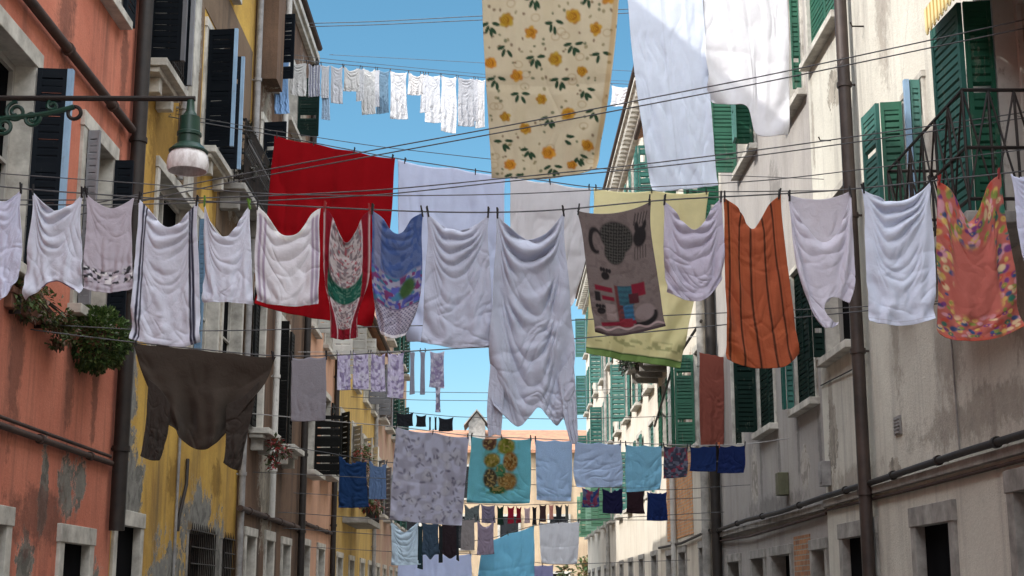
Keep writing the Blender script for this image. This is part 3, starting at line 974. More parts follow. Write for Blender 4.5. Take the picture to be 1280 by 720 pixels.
for i in range(k):
    y = aw0 + (aw1 - aw0) * i / k
    dy = (aw1 - aw0) / k
    for j in range(6):
        f0, f1 = j / 6, (j + 1) / 6
        d0, d1 = 0.2 + 0.06 * math.sin(math.pi * f0), 0.2 + 0.06 * math.sin(math.pi * f1)
        dz = 0.5 * (d0 + d1)
        vb.box(R1.x(0.46), R1.x(0.468), y + dy * f0, y + dy * f1, 6.79 - dz, 6.79)
R1.part('valance', vb, m_, aw)
R1.finish()

# ---- grey house
mat = plaster('grey_plaster', (0.40, 0.37, 0.34), (0.31, 0.29, 0.28), (0.2, 0.18, 0.17), 0.6,
              patches=[(20.6, 3.4, 0.35, 0.35), (24.6, 3.6, 0.4, 0.6), (22.6, 3.2, .2, .3)], patch_col=(0.52, 0.47, 0.42), origin=(W, 24.2, 0), patch_noise=0.9,
              extra=[(19.5, 3.6, .15, .6), (20.9, 3.6, .15, .6), (22.4, 3.6, .15, .6), (24, 3.6, .15, .6), (23, 3.0, 3, .25), (22, 7.5, .8, 1.0)], extra_col=(0.2, 0.185, 0.175))
R2 = Bld('grey_house', 'grey plaster house with dark green shutters and white sills beside the cream house', 1, 19.1, 29.3, 14.0, mat, 0.035)
DG = 'deep_green_wood'
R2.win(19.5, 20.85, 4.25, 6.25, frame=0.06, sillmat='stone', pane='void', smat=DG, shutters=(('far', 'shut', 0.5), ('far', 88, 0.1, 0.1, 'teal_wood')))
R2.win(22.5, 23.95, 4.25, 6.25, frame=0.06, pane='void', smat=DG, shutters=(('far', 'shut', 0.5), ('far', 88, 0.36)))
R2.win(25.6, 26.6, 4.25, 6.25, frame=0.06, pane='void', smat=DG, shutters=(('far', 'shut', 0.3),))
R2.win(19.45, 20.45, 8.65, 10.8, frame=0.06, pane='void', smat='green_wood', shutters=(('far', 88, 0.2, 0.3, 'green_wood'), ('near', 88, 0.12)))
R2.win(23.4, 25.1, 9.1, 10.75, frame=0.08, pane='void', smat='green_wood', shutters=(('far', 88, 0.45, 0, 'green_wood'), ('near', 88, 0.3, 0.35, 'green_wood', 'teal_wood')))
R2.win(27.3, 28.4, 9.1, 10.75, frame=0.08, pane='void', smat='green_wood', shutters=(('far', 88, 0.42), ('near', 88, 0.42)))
for (a, b) in ((19.4, 20.2), (21.75, 23.2), (23.95, 25.1), (26.4, 27.7)):
    R2.win(a, b, 0.3, 2.22, frame=0.12, fmat='stone_grey', pane='void', mull=False, sill=False)
sb = MB()
R2.box(sb, 0.002, 0.07, 19.11, 29.29, 2.72, 2.80)
R2.part('string_course', sb, 'stone_grey')
R2.pipe('cable', [(0.09, 19.1, 2.87), (0.11, 22, 2.84), (0.09, 25, 2.88), (0.1, 29.2, 2.84)], 0.035, 'pipe_black')
R2.pipe('cable', [(0.05, 19.1, 2.66), (0.06, 25, 2.60), (0.05, 29.2, 2.66)], 0.02, 'pipe_rust', False)
R2.pipe('downpipe', [(0.12, 28.4, 8.8), (0.12, 28.4, 0.3)], 0.1, 'pipe_black')
jb = MB()
R2.box(jb, 0.003, 0.16, 21.7, 21.95, 3.08, 3.42)
R2.part('junction_box', jb, simple('olive_box', (0.12, 0.12, 0.07), None, 0.6), bevel=0.01)
jb = MB()
R2.box(jb, 0.003, 0.05, 28.75, 29.05, 2.95, 3.3)
R2.part('house_plate', jb, simple('pale_cyan_plate', (0.3, 0.5, 0.52), None, 0.5), bevel=0.005)
kb = MB()
R2.box(kb, 0.002, 0.012, 20.36, 21.5, 0, 2.45)
R2.part('brick_patch', kb, 'brick')
R2.finish()

# ---- white house
mat = plaster('warm_white_plaster', (0.66, 0.61, 0.52), (0.55, 0.49, 0.4), (0.3, 0.25, 0.2), 0.6,
              patches=[(32, 6, 1.0, 1), (36, 9, 1.2, 1.5)], patch_col=(0.5, 0.38, 0.3), origin=(W, 34.15, 0))
R3 = Bld('white_house', 'warm white house with brick corner and planter balcony behind the grey house', 1, 29.3, 39, 14.4, mat, -0.02)
for y in (30.0, 33.6, 36.2):
    R3.win(y, y + 1.2, 4.75 if y < 33 else 5.25, 6.8 if y < 33 else 7.0, pane='void', smat='green_wood' if y < 38 else 'teal_wood', shutters=(('far', 88, 0.42, 0.2, 'green_wood'), ('near', 'flat', 0.4)) if y < 33 else (('far', 'flat', 0.5), ('near', 'flat', 0.5)), sill_out=0.2)
    R3.win(y, y + 1.2, 9.2, 11.2, pane='void', smat='green_wood', shutters=(('far', 'flat', 0.5), ('near', 40, 0.4)))
    R3.win(y, y + 1.2, 12.2, 13.6, pane='void', smat='teal_wood', shutters=(('far', 88, 0.5, 0.2, 'teal_wood'), ('near', 'flat', 0.4)))
    R3.win(y, y + 1.2, 0.6, 2.6, pane='void', fmat='stone_grey')
kb = MB()
R3.box(kb, 0.002, 0.014, 32.2, 37.2, 2.95, 4.9)
R3.part('brick_patch', kb, 'brick_orange')
eb = MB()
R3.box(eb, 0.003, 0.85, 35.4, 38.9, 7.5, 7.65)
for k in range(4):
    y = 35.5 + k * 1.05
    R3.box(eb, 0.003, 0.7, y, y + 0.16, 7.25, 7.498)
bal = R3.part('balcony', eb, 'stone_grey')
rb = MB()
for k in range(28):
    y = 35.4 + 3.5 * k / 27
    rb.tube([(R3.x(0.81), y, 7.65), (R3.x(0.81), y, 8.5)], 0.016, 5)
for z in (7.75, 8.5):
    rb.tube([(R3.x(0.81), 35.4, z), (R3.x(0.81), 38.9, z)], 0.025, 6)
    rb.tube([(R3.x(0), 35.4, z), (R3.x(0.81), 35.4, z)], 0.025, 6)
R3.part('railing', rb, 'iron', bal)
R3.pipe('downpipe', [(0.1, 35.15, 14), (0.1, 35.15, 0.3)], 0.07, 'white_wood')
R3.pipe('downpipe', [(0.1, 29.55, 14), (0.1, 29.55, 0.3)], 0.09, 'stone_grey')
R3.pipe('cable', [(0.1, 29.4, 7.2), (0.25, 33, 6.9), (0.1, 38.9, 6.1)], 0.03, 'pipe_black', False)
R3.pipe('cable', [(0.05, 29.4, 2.9), (0.06, 34, 2.8), (0.05, 38.9, 2.85)], 0.03, 'pipe_black', False)
R3.finish()

# ---- dentil house
mat = plaster('pale_stone_plaster', (0.68, 0.63, 0.54), (0.58, 0.52, 0.44), (0.34, 0.28, 0.22), 0.5)
R4 = Bld('dentil_house', 'farthest house on the right, tall and pale with toothed cornice under its eaves', 1, 39, 72, 16.6, mat, 0.02)
for i, y in enumerate((40.2, 43.9, 47.6, 51.3, 55.0, 59.0, 63.0, 67.0, 70.0)):
    for z in (4.4, 7.4, 10.4, 13.3):
        if z < 5 and y > 54:
            shs = (('far', 'shut', 0.5, 0, 'pale_green_lit_wood'), ('far', 88, 0.5, 0, 'pale_green_lit_wood'))
        elif (i + int(z)) % 3 == 0:
            shs = (('far', 80, 0.5), ('near', 'flat', 0.5))
        elif (i + int(z)) % 3 == 1:
            shs = (('far', 'shut', 0.5),)
        else:
            shs = (('far', 'flat', 0.55), ('near', 'flat', 0.55))
        R4.win(y, y + 1.3, z, z + 2.0, pane='void', smat='teal_wood', shutters=shs, sill_out=0.2)
    R4.win(y, y + 1.3, 0.6, 2.7, pane='void', fmat='stone_grey')
db = MB()
for k in range(72):
    y = 39.1 + k * 0.45
    R4.box(db, 0.1, 0.42, y, y + 0.2, 15.75, 16.03)
R4.box(db, 0.003, 0.165, 39.01, 71.9, 15.6, 16.03)
R4.box(db, 0.003, 0.5, 39.01, 71.9, 16.031, 16.12)
R4.part('cornice', db, 'stone')
R4.pipe('downpipe', [(0.1, 57.3, 15.5), (0.1, 57.3, 0.3)], 0.08, 'stone_grey')
R4.finish()

# ---- end house across the street
mat = plaster('end_plaster', (0.55, 0.42, 0.28), (0.45, 0.33, 0.22), (0.2, 0.15, 0.1), 0.5)
er = empty('end_house', (0, 92, 0), 'distant house with orange tiled roof closing the end of the street', 'house')
mb = MB(); mb.box(-16, 16, 88, 96, 0, 10.2); mb.build('wall', mat, er)
mb = MB()
mb.obox((-16.5, 87.5, 10.1), (33, 0, 0), (0, 4.5, 1.7), (0, 0, 0.18))
mb.obox((-16.5, 96.5, 10.1), (33, 0, 0), (0, -4.5, 1.7), (0, 0, 0.18))
rf = mb.build('roof', M['tile'], er)
dm = MB()
p = PY(596, 545, 88.5)
dm.box(p.x - 0.5, p.x + 0.5, 88.3, 91, 10.2, 12.0)
dm.obox((p.x, 88.1, 12.75), (0.8, 0, -0.95), (0, 3, 0), (0, 0, 0.1))
dm.obox((p.x, 88.1, 12.75), (-0.8, 0, -0.95), (0, 3, 0), (0, 0, 0.1))
dm.v += [(p.x - .5, 88.3, 12.0), (p.x + .5, 88.3, 12.0), (p.x, 88.3, 12.7)]
dm.f.append((len(dm.v) - 3, len(dm.v) - 2, len(dm.v) - 1))
dm.build('dormer', M['stone_grey'], rf)
for k in range(7):
    for z in (1.0, 4.4, 7.4):
        x = -9 + k * 3
        mb = MB()
        for (a, b, c, d) in ((x - .15, x, z, z + 1.9), (x + 1.1, x + 1.25, z, z + 1.9), (x - .15, x + 1.25, z + 1.9, z + 2.05), (x - .2, x + 1.3, z - .12, z)):
            mb.box(a, b, 87.9, 88.0, c, d)
        w_ = mb.build('window', M['stone'], er)
        mb = MB(); mb.box(x, x + 1.1, 87.96, 88.0, z, z + 1.9); mb.build('pane', M['glass'], w_)

# ---- ground
mb = MB(); mb.quad((-600, -600, -0.05), (600, -600, -0.05), (600, 600, -0.05), (-600, 600, -0.05))
tag(mb.build('ground', M['ground']), kind='structure')
mb = MB(); mb.quad((-W - 0.1, -14, 0), (W + 0.1, -14, 0), (W + 0.1, 88, 0), (-W - 0.1, 88, 0))
tag(mb.build('street', M['paving']), kind='structure')


# ---- plants
def ball_leaves(mb, c, R, n, size, cols, seed):
    r = random.Random(seed)
    c = Vector(c)
    for i in range(n):
        p = Vector((r.gauss(0, 1), r.gauss(0, 1), r.gauss(0, 1))).normalized()
        bumpy = 1 + .1 * math.sin(p.x * 7 + 1) * math.sin(p.y * 8) + .09 * math.sin(p.z * 9 + 2) * math.cos(p.x * 6 + p.y * 5)
        rad = bumpy * (1 - abs(r.gauss(0, .09)))
        pos = c + Vector((p.x * R[0], p.y * R[1], p.z * R[2])) * rad
        d = p * 1.1 + Vector((r.gauss(0, .7), r.gauss(0, .7), r.gauss(0.1, .7)))
        L = size * r.uniform(.6, 1.3)
        k = r.uniform(.7, 1.3)
        mb.leaf(pos, d, Vector((r.gauss(0, .5), r.gauss(0, .5), 1)), L, L * r.uniform(.5, .7), tuple(x * k for x in r.choice(cols)))


def plant(name, label, cat, base, blobs, cols, size, stems, seed, pot=None, group=None):
    r = empty(name, base, label, cat, group)
    mb = MB()
    for i, (c, rad, n) in enumerate(blobs):
        (ball_leaves if name == 'bush' else leaves)(mb, c, rad, n, size, cols, seed + i)
    mb.build('foliage', M['leaf'], r)
    sb = MB()
    rr = random.Random(seed)
    for (c, rad, n) in blobs:
        for k in range(stems):
            q = Vector(c) + Vector((rr.uniform(-1, 1) * rad[0], rr.uniform(-1, 1) * rad[1], rr.uniform(-1, 1) * rad[2])) * 0.7
            b = Vector(base)
            m = (b + q) / 2 + Vector((0.03, 0, 0.05))
            sb.tube([b, m, q], [0.012, 0.008, 0.004], 5)
    sb.build('stem', M['stem'], r)
    return r


def planter(label, p, sx, sy, sz):
    r = empty('planter', p, label, 'planter')
    mb = MB()
    mb.box(p[0] - sx, p[0] + sx, p[1] - sy, p[1] + sy, p[2], p[2] + sz)
    mb.build('box', M['soil'], r, bevel=0.01)
    mb = MB()
    mb.box(p[0] - sx - .015, p[0] + sx + .015, p[1] - sy - .015, p[1] + sy + .015, p[2] + sz - .05, p[2] + sz + .01)
    mb.build('rim', M['soil'], r, bevel=0.006)
    mb = MB()
    for yy in (-sy * 0.7, sy * 0.7):
        mb.box(-W - 0.0, p[0] + sx, p[1] + yy - .012, p[1] + yy + .012, p[2] - .03, p[2] - .002)
        mb.box(p[0] + sx - .0, p[0] + sx + .03, p[1] + yy - .012, p[1] + yy + .012, p[2] - .03, p[2] + sz * .7)
    mb.build('bracket', M['iron'], r)
    return r


c = PY(118, 424, 14.55)
planter('terracotta planter hidden under the round dark green bush on the coral house', (c.x - 0.02, 14.95, c.z - 0.08), 0.12, 0.45, 0.2)
plant('bush', 'dense round dark green bush hanging below the second window of the coral house', 'bush', (c.x, 14.95, c.z + 0.05),
      [(c, (0.34, 0.36, 0.32), 5200)], [(0.05, 0.095, 0.022), (0.075, 0.125, 0.03), (0.03, 0.06, 0.015), (0.11, 0.15, 0.045)], 0.052, 8, 11)
c2 = PY(48, 385, 13.0)
planter('terracotta planter under the dry reddish plant at the first window of the coral house', (c2.x - 0.1, 12.75, c2.z - 0.14), 0.11, 0.5, 0.18)
plant('trailing_plant', 'dry trailing plant with olive green and reddish leaves under the white nightshirt', 'plant', (c2.x - 0.08, 12.75, c2.z + 0.05),
      [(c2 + Vector((0, 0, 0.03)), (0.2, 0.75, 0.13), 800), (PY(70, 408, 13.4), (0.14, 0.3, 0.17), 480), (PY(25, 375, 12.6), (0.15, 0.4, 0.14), 420)],
      [(0.09, 0.12, 0.03), (0.12, 0.06, 0.035), (0.06, 0.095, 0.025), (0.05, 0.08, 0.02), (0.16, 0.11, 0.06)], 0.06, 14, 31)
plant('dry_vine', 'dark tangled dry vine grown through the iron balcony of the yellow house', 'vine', (B.x(0.25), 22.5, 7.83),
      [(Vector((B.x(0.3), 21.9, 8.5)), (0.16, 0.6, 0.45), 420), (Vector((B.x(0.3), 23.1, 8.6)), (0.18, 0.6, 0.6), 520)],
      [(0.012, 0.013, 0.009), (0.025, 0.024, 0.014), (0.04, 0.034, 0.024)], 0.07, 22, 51)
c4 = PX(345, 578, -3.9)
plant('potted_plant', 'small red flowering plant on the window sill of the brown house', 'plant', (c4.x, c4.y, c4.z - 0.1),
      [(c4 + Vector((0, 0, 0.15)), (0.2, 0.5, 0.25), 260)], [(0.05, 0.07, 0.02), (0.3, 0.03, 0.03), (0.12, 0.04, 0.03)], 0.09, 6, 61)
plant('balcony_flowers', 'flowering plants spilling over the balcony of the pale ochre house below the jeans', 'plant', (E.x(0.6), 41.5, 4.2),
      [(Vector((E.x(0.65), 40.3, 4.3)), (0.3, 1.0, 0.35), 420), (Vector((E.x(0.65), 42.4, 4.2)), (0.3, 1.1, 0.4), 420), (Vector((E.x(0.35), 42, 5.2)), (0.3, 1.2, 0.6), 420)],
      [(0.04, 0.08, 0.02), (0.06, 0.1, 0.03), (0.35, 0.25, 0.2), (0.3, 0.06, 0.05)], 0.13, 8, 71)
plant('hanging_plant', 'dark plants along the railing of the white house balcony', 'plant', (R3.x(0.6), 37, 7.9),
      [(Vector((R3.x(0.75), 36.3, 7.8)), (0.3, 0.9, 0.4), 450), (Vector((R3.x(0.75), 38.0, 7.7)), (0.3, 0.8, 0.45), 380)],
      [(0.02, 0.035, 0.02), (0.03, 0.05, 0.02), (0.03, 0.025, 0.02)], 0.13, 8, 81)
tc = PY(708, 715, 82)
plant('street_tree', 'distant green tree at the foot of the street end between laundry and right houses', 'tree', (tc.x + .5, 82, 0),
      [(tc + Vector((0.8, 0, -0.7)), (1.5, 1.2, 1.4), 900)], [(0.05, 0.09, 0.025), (0.09, 0.1, 0.03), (0.13, 0.08, 0.03)], 0.35, 10, 91)

# ---- wall lamp
lp = PY(235, 200, 9.6)
arm = PY(100, 123, 9.6).z
lr = empty('wall_lamp', (-W, 9.6, arm), 'green street lamp with white glass bowl hanging from a long iron wall bracket', 'lamp')
mb = MB()
mb.tube([(-W, 9.6, arm), (lp.x + 0.03, 9.6, arm)], 0.02, 8)
mb.box(-W, -W + 0.02, 9.5, 9.7, arm - 0.5, arm + 0.12)
mb.build('bracket_arm', M['iron'], lr, smooth=True)
mb = MB()
x0, x1 = PY(0, 165, 9.6), PY(93, 133, 9.6)
sc = []
for k in range(15):
    t = k / 14
    sc.append((-W + (x1.x + W) * t, 9.6, arm - 0.42 * (1 - t) ** 1.3 - 0.05 - 0.03 * math.sin(t * 9)))
mb.tube(sc, 0.02, 8)
def curl(cx, cz, r0, turns, ph):
    pts = []
    for k in range(30):
        a = ph + turns * 2 * math.pi * k / 29
        r = r0 * (1 - 0.75 * k / 29)
        pts.append((cx + r * math.cos(a), 9.6, cz + r * math.sin(a)))
    mb.tube(pts, 0.014, 7)
for (u, v, r, t, ph) in ((20, 140, 0.075, 1.6, 1.5), (40, 148, 0.06, -1.5, 0.5), (5, 158, 0.07, 1.5, 2.2), (66, 132, 0.04, 1.2, 2.0)):
    q = PY(u, v, 9.6)
    curl(q.x, q.z, r, t, ph)
mb.build('scroll', M['lamp_green'], lr, smooth=True)
mb = MB()
q = PY(93, 141, 9.6)
mb.tube([(q.x + 0.045 * math.cos(a * math.pi / 10), 9.6, q.z + 0.045 * math.sin(a * math.pi / 10)) for a in range(21)], 0.014, 7, cap=False)
mb.build('ring', M['iron'], lr, smooth=True)
mb = MB()
z0 = PY(235, 187, 9.6).z
mb.lathe((lp.x, 9.6, z0), [(0.001, 0.36), (0.025, 0.36), (0.03, 0.28), (0.045, 0.26), (0.05, 0.245), (0.07, 0.235), (0.074, 0.13), (0.085, 0.12), (0.085, 0.1), (0.075, 0.095), (0.08, 0.04), (0.105, 0.02), (0.125, -0.005), (0.135, -0.01), (0.135, -0.02), (0.001, -0.02)], 28)
mb.build('lamp_housing', M['lamp_green'], lr, smooth=True)
mb = MB()
mb.lathe((lp.x, 9.6, z0 - 0.022), [(0.118, 0.0), (0.136, -0.03), (0.143, -0.075), (0.14, -0.115), (0.134, -0.135), (0.127, -0.135), (0.133, -0.11), (0.135, -0.075), (0.128, -0.03), (0.108, -0.004)], 28)
g, nt, b_, out_ = new_mat('milky_glass')
lk(nt, mixc(nt, ramp(nt, noise(nt, coords(nt, (1, 1, .4)), 14, 6, .7), .42, .7), (0.86, 0.84, 0.85), (0.45, 0.4, 0.39)), b_.inputs['Base Color'])
b_.inputs['Roughness'].default_value = 0.25
mb.build('glass_bowl', g, lr, smooth=True)
# ------------------------------------------------------------------ laundry
NT, NS = 30, 24


def resample(poly, n):
    p = np.asarray(poly, float)
    if len(p) == 2:
        t = np.linspace(0, 1, n)[:, None]
        return p[0] * (1 - t) + p[1] * t
    # smooth Catmull-Rom through the points, then even arc length
    q = np.vstack([2 * p[0] - p[1], p, 2 * p[-1] - p[-2]])
    out = []
    for i in range(1, len(q) - 2):
        for t in np.linspace(0, 1, 24, endpoint=False):
            a, b, c, d = q[i - 1], q[i], q[i + 1], q[i + 2]
            out.append(0.5 * ((2 * b) + (-a + c) * t + (2 * a - 5 * b + 4 * c - d) * t * t + (-a + 3 * b - 3 * c + d) * t ** 3))
    out.append(p[-1])
    out = np.array(out)
    L = np.r_[0, np.cumsum(np.linalg.norm(np.diff(out, axis=0), axis=1))]
    s = np.linspace(0, L[-1], n)
    return np.stack([np.interp(s, L, out[:, k]) for k in (0, 1)], -1)


def coons(L, R, T, B, nt, ns):
    L, R, T, B = np.array(L, float), np.array(R, float), np.array(T, float), np.array(B, float)
    T[0], T[-1], B[0], B[-1] = L[0], R[0], L[-1], R[-1]
    l, r, t, b = resample(L, nt), resample(R, nt), resample(T, ns), resample(B, ns)
    v = np.linspace(0, 1, nt)[:, None, None]
    u = np.linspace(0, 1, ns)[None, :, None]
    return ((1 - u) * l[:, None] + u * r[:, None] + (1 - v) * t[None] + v * b[None]
            - ((1 - u) * (1 - v) * L[0] + u * (1 - v) * R[0] + (1 - u) * v * L[-1] + u * v * R[-1]))


ITEMS = []


def item(name, cat, label, short, d, L, R, T=None, B=None, col=(0.7, 0.7, 0.7), paint=None, hs=0.1, vs=0.02, pins=(0, 1), pegs=None, res=2,
         mat='cloth', hole=None, parent=None, dy=0.0, group=None, peg_mat='peg_dark', fold=1.0, edge=0.05, peg=True, swag=None, fall=1.0, vf=None, lam=1.0):
    ITEMS.append(dict(name=name, cat=cat, label=label, short=short, d=d, L=L, R=R, T=T or [L[0], R[0]], B=B or [L[-1], R[-1]], col=col, paint=paint,
                      hs=hs, vs=vs, pins=pins, pegs=pegs if pegs is not None else pins, res=res, mat=mat, hole=hole, parent=parent, dy=dy, group=group,
                      peg_mat=peg_mat, fold=fold, edge=edge, peg=peg, fall=fall, lam=lam,
                      swag=swag if swag is not None else max(0, min(1.2, hs * 7 - .3)) * (1 if len(pins) == 2 and pins != 'all' else 0), vf=vf if vf is not None else fold * (.9 if hs > .05 else .55)))
    return ITEMS[-1]


def quadi(name, cat, label, short, d, x0, x1, yt0, yb, col, yt1=None, **k):
    """plain rectangular piece hung between x0 and x1"""
    yt1 = yt0 if yt1 is None else yt1
    r = random.Random(int(x0 * 13 + yb))
    w = x1 - x0
    j = lambda a: r.uniform(-a, a)
    h = yb - yt0
    k.setdefault('res', 1)
    return item(name, cat, label, short, d, [(x0, yt0), (x0 + j(.05) * w, yt0 + h * .5), (x0 + j(.08) * w, yb + j(.04) * h)],
                [(x1, yt1), (x1 + j(.05) * w, yt1 + h * .5), (x1 + j(.08) * w, yb + j(.04) * h)], col=col, **k)


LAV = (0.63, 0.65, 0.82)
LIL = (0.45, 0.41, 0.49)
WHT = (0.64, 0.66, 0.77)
RED = (0.27, 0.001, 0.005)


# ---- prints -------------------------------------------------------------
def p_lace(px, py, s, t, c):
    f = vnoise(s * 13, t * 30, 3)
    band = sm(t, 0.64, 0.67) * (1 - sm(t, 0.84, 0.88))
    put(c, band * sm(f, 0.5, 0.56), (0.05, 0.05, 0.06))
    put(c, band * sm(vnoise(s * 15 + 7, t * 34, 5), 0.62, 0.68), (0.72, 0.7, 0.72))
    put(c, sm(t, 0.9, 0.93) * (1 - sm(t, 0.95, 0.97)) * 0.4, (0.25, 0.22, 0.26))


def p_stripes4(px, py, s, t, c):
    for a, w in ((0.10, 0.012), (0.15, 0.008), (0.86, 0.012), (0.905, 0.014)):
        x = a - 0.04 * t if a < .5 else a + 0.02 * t
        put(c, 1 - sm(np.abs(s - x), w, w + 0.012), (0.03, 0.03, 0.055))
    put(c, sm(t, 0.965, 0.975) * 0.25, (0.3, 0.28, 0.33))


def p_tshirt(px, py, s, t, c):
    put(c, (1 - sm(np.abs(t - 0.955), 0.002, 0.008)) * 0.35, (0.28, 0.26, 0.32))


def p_arch(px, py, s, t, c):
    put(c, sm(t, 0.965, 0.975) * sm(s, 0.3, 0.35) * (1 - sm(s, 0.85, 0.9)), (0.12, 0.08, 0.14))
    put(c, sm(t, 0.96, 0.968) * (1 - sm(s, 0.28, 0.3)) * 0.3, (0.3, 0.28, 0.34))


def p_side_stripes(px, py, s, t, c):
    for a in (0.06, 0.14, 0.9, 0.96):
        put(c, (1 - sm(np.abs(s - a), 0.012, 0.03)) * 0.75, (0.24, 0.16, 0.27))
    put(c, (1 - sm(t, 0.03, 0.05)) * 0.8, (0.8, 0.79, 0.78))
    put(c, sm(t, 0.93, 0.95) * 0.3, (0.4, 0.38, 0.4))


def p_red_top(px, py, s, t, c):
    f = vnoise(s * 26, t * 64, 8)
    w = 0.2 + 0.10 * np.clip((t - 0.6) / 0.3, 0, 1)
    pan = sm(s, w - 0.03, w) * (1 - sm(s, 1 - w, 1 - w + 0.03)) * (1 - sm(t, 0.86, 0.875))
    put(c, pan, (0.42, 0.38, 0.38))
    put(c, pan * sm(f, 0.5, 0.6) * 0.8, (0.13, 0.1, 0.12))
    put(c, pan * sm(vnoise(s * 30, t * 70, 9), 0.76, 0.8), (0.3, 0.08, 0.1))
    e = 1 - sm(np.abs(s - w + 0.02), 0.01, 0.025)
    put(c, e * 0.7, (0.6, 0.52, 0.55))
    put(c, (1 - sm(np.abs(s - 1 + w - 0.02), 0.01, 0.025)) * 0.7, (0.6, 0.52, 0.55))
    band = sm(t, 0.3 + .08 * np.sin(s * 3), 0.33 + .08 * np.sin(s * 3)) * (1 - sm(t, 0.56, 0.58)) * sm(s, 0.1, 0.13) * (1 - sm(s, 0.84, 0.87))
    put(c, band, (0.012, 0.085, 0.06))
    put(c, band * sm(f, 0.6, 0.68) * .7, (0.1, 0.2, 0.15))
    for a in (0.02, 0.98):
        put(c, (1 - sm(np.abs(s - a), 0.008, 0.02)) * 0.6, (0.6, 0.5, 0.5))


def p_blue_dress(px, py, s, t, c):
    f, g = vnoise(s * 15, t * 34, 21), vnoise(s * 13 + 4, t * 28, 22)
    put(c, sm(f, 0.5, 0.7) * 0.55, (0.02, 0.06, 0.22))
    put(c, (1 - sm(np.abs(s - .12), .05, .1)) * 0.35, (0.4, 0.38, 0.45))
    mid = sm(t, 0.33, 0.36) * (1 - sm(t, 0.635, 0.645))
    put(c, mid, (0.27, 0.27, 0.36))
    put(c, mid * sm(f, 0.45, 0.55), (0.08, 0.09, 0.33))
    put(c, mid * sm(g, 0.6, 0.66), (0.06, 0.18, 0.3))
    put(c, mid * sm(vnoise(s * 12, t * 24, 25), 0.7, 0.75), (0.16, 0.04, 0.13))
    put(c, ell(s, t, 0.72, 0.47, 0.16, 0.085), (0.04, 0.09, 0.03))
    low = sm(t, 0.645, 0.65)
    put(c, low, (0.4, 0.38, 0.46))
    a, b = s * 11 + (np.floor(t * 46) % 2) * 0.5, t * 46
    dots = 1 - sm(np.hypot((a % 1) - 0.5, (b % 1) - 0.5), 0.24, 0.36)
    put(c, low * dots * 0.85, (0.05, 0.04, 0.12))
    put(c, (1 - sm(np.abs(t - 0.645), 0.004, 0.01)) * 0.8, (0.12, 0.07, 0.15))
    put(c, sm(t, 0.955, 0.962), (0.74, 0.73, 0.78))


def p_cat_towel(px, py, s, t, c):
    f = vnoise(px * 0.25, py * 0.25, 31)
    put(c, sm(f, 0.5, 0.8) * 0.4, (0.09, 0.07, 0.068))
    K, DR_, TE = (0.018, 0.016, 0.017), (0.15, 0.012, 0.025), (0.03, 0.09, 0.12)
    body = np.maximum(ell(px, py, 770, 280, 21, 15, 0.25, .1), ell(px, py, 768, 294, 13, 14, 0, .12))
    put(c, body, K)
    chk = ((np.floor((px + py) / 3.2) + np.floor((px - py) / 3.2)) % 2)
    put(c, body * chk * 0.45, (0.1, 0.1, 0.085))
    put(c, ell(px, py, 801, 281, 10, 10, 0, .15), K)
    for dx in (-6, 6):
        put(c, ell(px, py, 801 + dx, 271, 3.2, 5, 0.3 * np.sign(dx), .3), K)
    ring = ell(px, py, 743, 287, 10, 14, 0, .12) - ell(px, py, 745, 287, 6, 9.5, 0, .15)
    put(c, np.clip(ring, 0, 1) * (1 - rectm(px, py, 748, 760, 280, 300)), K)
    for k in range(5):
        put(c, (1 - sm(np.abs(px - (792 + k * 4.2) + (py - 262) * .2), .5, 1.3)) * rectm(px, py, 780, 820, 258, 269) * .8, K)
        put(c, (1 - sm(np.abs(px - (794 + k * 4)), .5, 1.3)) * rectm(px, py, 780, 820, 290, 304) * .6, K)
    def paw(x, y):
        put(c, ell(px, py, x, y + 2, 5.5, 5, 0, .2), K)
        for a in (-5.5, -2, 2, 5.5):
            put(c, ell(px, py, x + a, y - 5, 2, 2.8, 0, .3), K)
    paw(756, 322); paw(751, 372)
    sk = (py - 340) * 0.12
    x = px - sk
    put(c, rectm(x, py, 742, 765, 338, 345), DR_)
    put(c, rectm(x, py, 750, 766, 351, 357), DR_)
    put(c, rectm(x, py, 741, 748, 347, 360), K)
    put(c, rectm(x, py, 768, 778, 334, 386), (0.1, 0.03, 0.03))
    put(c, rectm(x, py, 772, 791, 334, 362), TE)
    put(c, rectm(x, py, 776, 789, 362, 394), (0.03, 0.11, 0.2))
    put(c, (np.floor(py / 4) % 2) * rectm(x, py, 772, 791, 334, 394) * .4, (0.02, 0.03, 0.05))
    put(c, rectm(x, py, 790, 808, 332, 350), DR_)
    put(c, rectm(x, py, 785, 798, 345, 360), (0.06, 0.015, 0.02))
    put(c, ell(px, py, 808, 376, 14, 13, 0, .15), (0.2, 0.16, 0.16))
    put(c, rectm(x, py, 753, 766, 362, 388), (0.22, 0.17, 0.165))
    put(c, np.clip(ell(px, py, 806, 382, 19, 18, 0, .1) - ell(px, py, 803, 377, 17, 15, 0, .1), 0, 1) * rectm(px, py, 795, 830, 375, 405), K)
    put(c, rectm(x, py + (px - 770) * .12, 744, 790, 390, 397), DR_)
    put(c, rectm(x, py, 768, 786, 384, 400), (0.17, 0.02, 0.03))
    wv = py - (402 + 2.5 * np.sin(px * .25) - (px - 770) * .08)
    put(c, 1 - sm(np.abs(wv), 1.2, 2.4), (0.36, 0.27, 0.27))
    put(c, sm(t, 0.965, 0.975), (0.07, 0.05, 0.055))


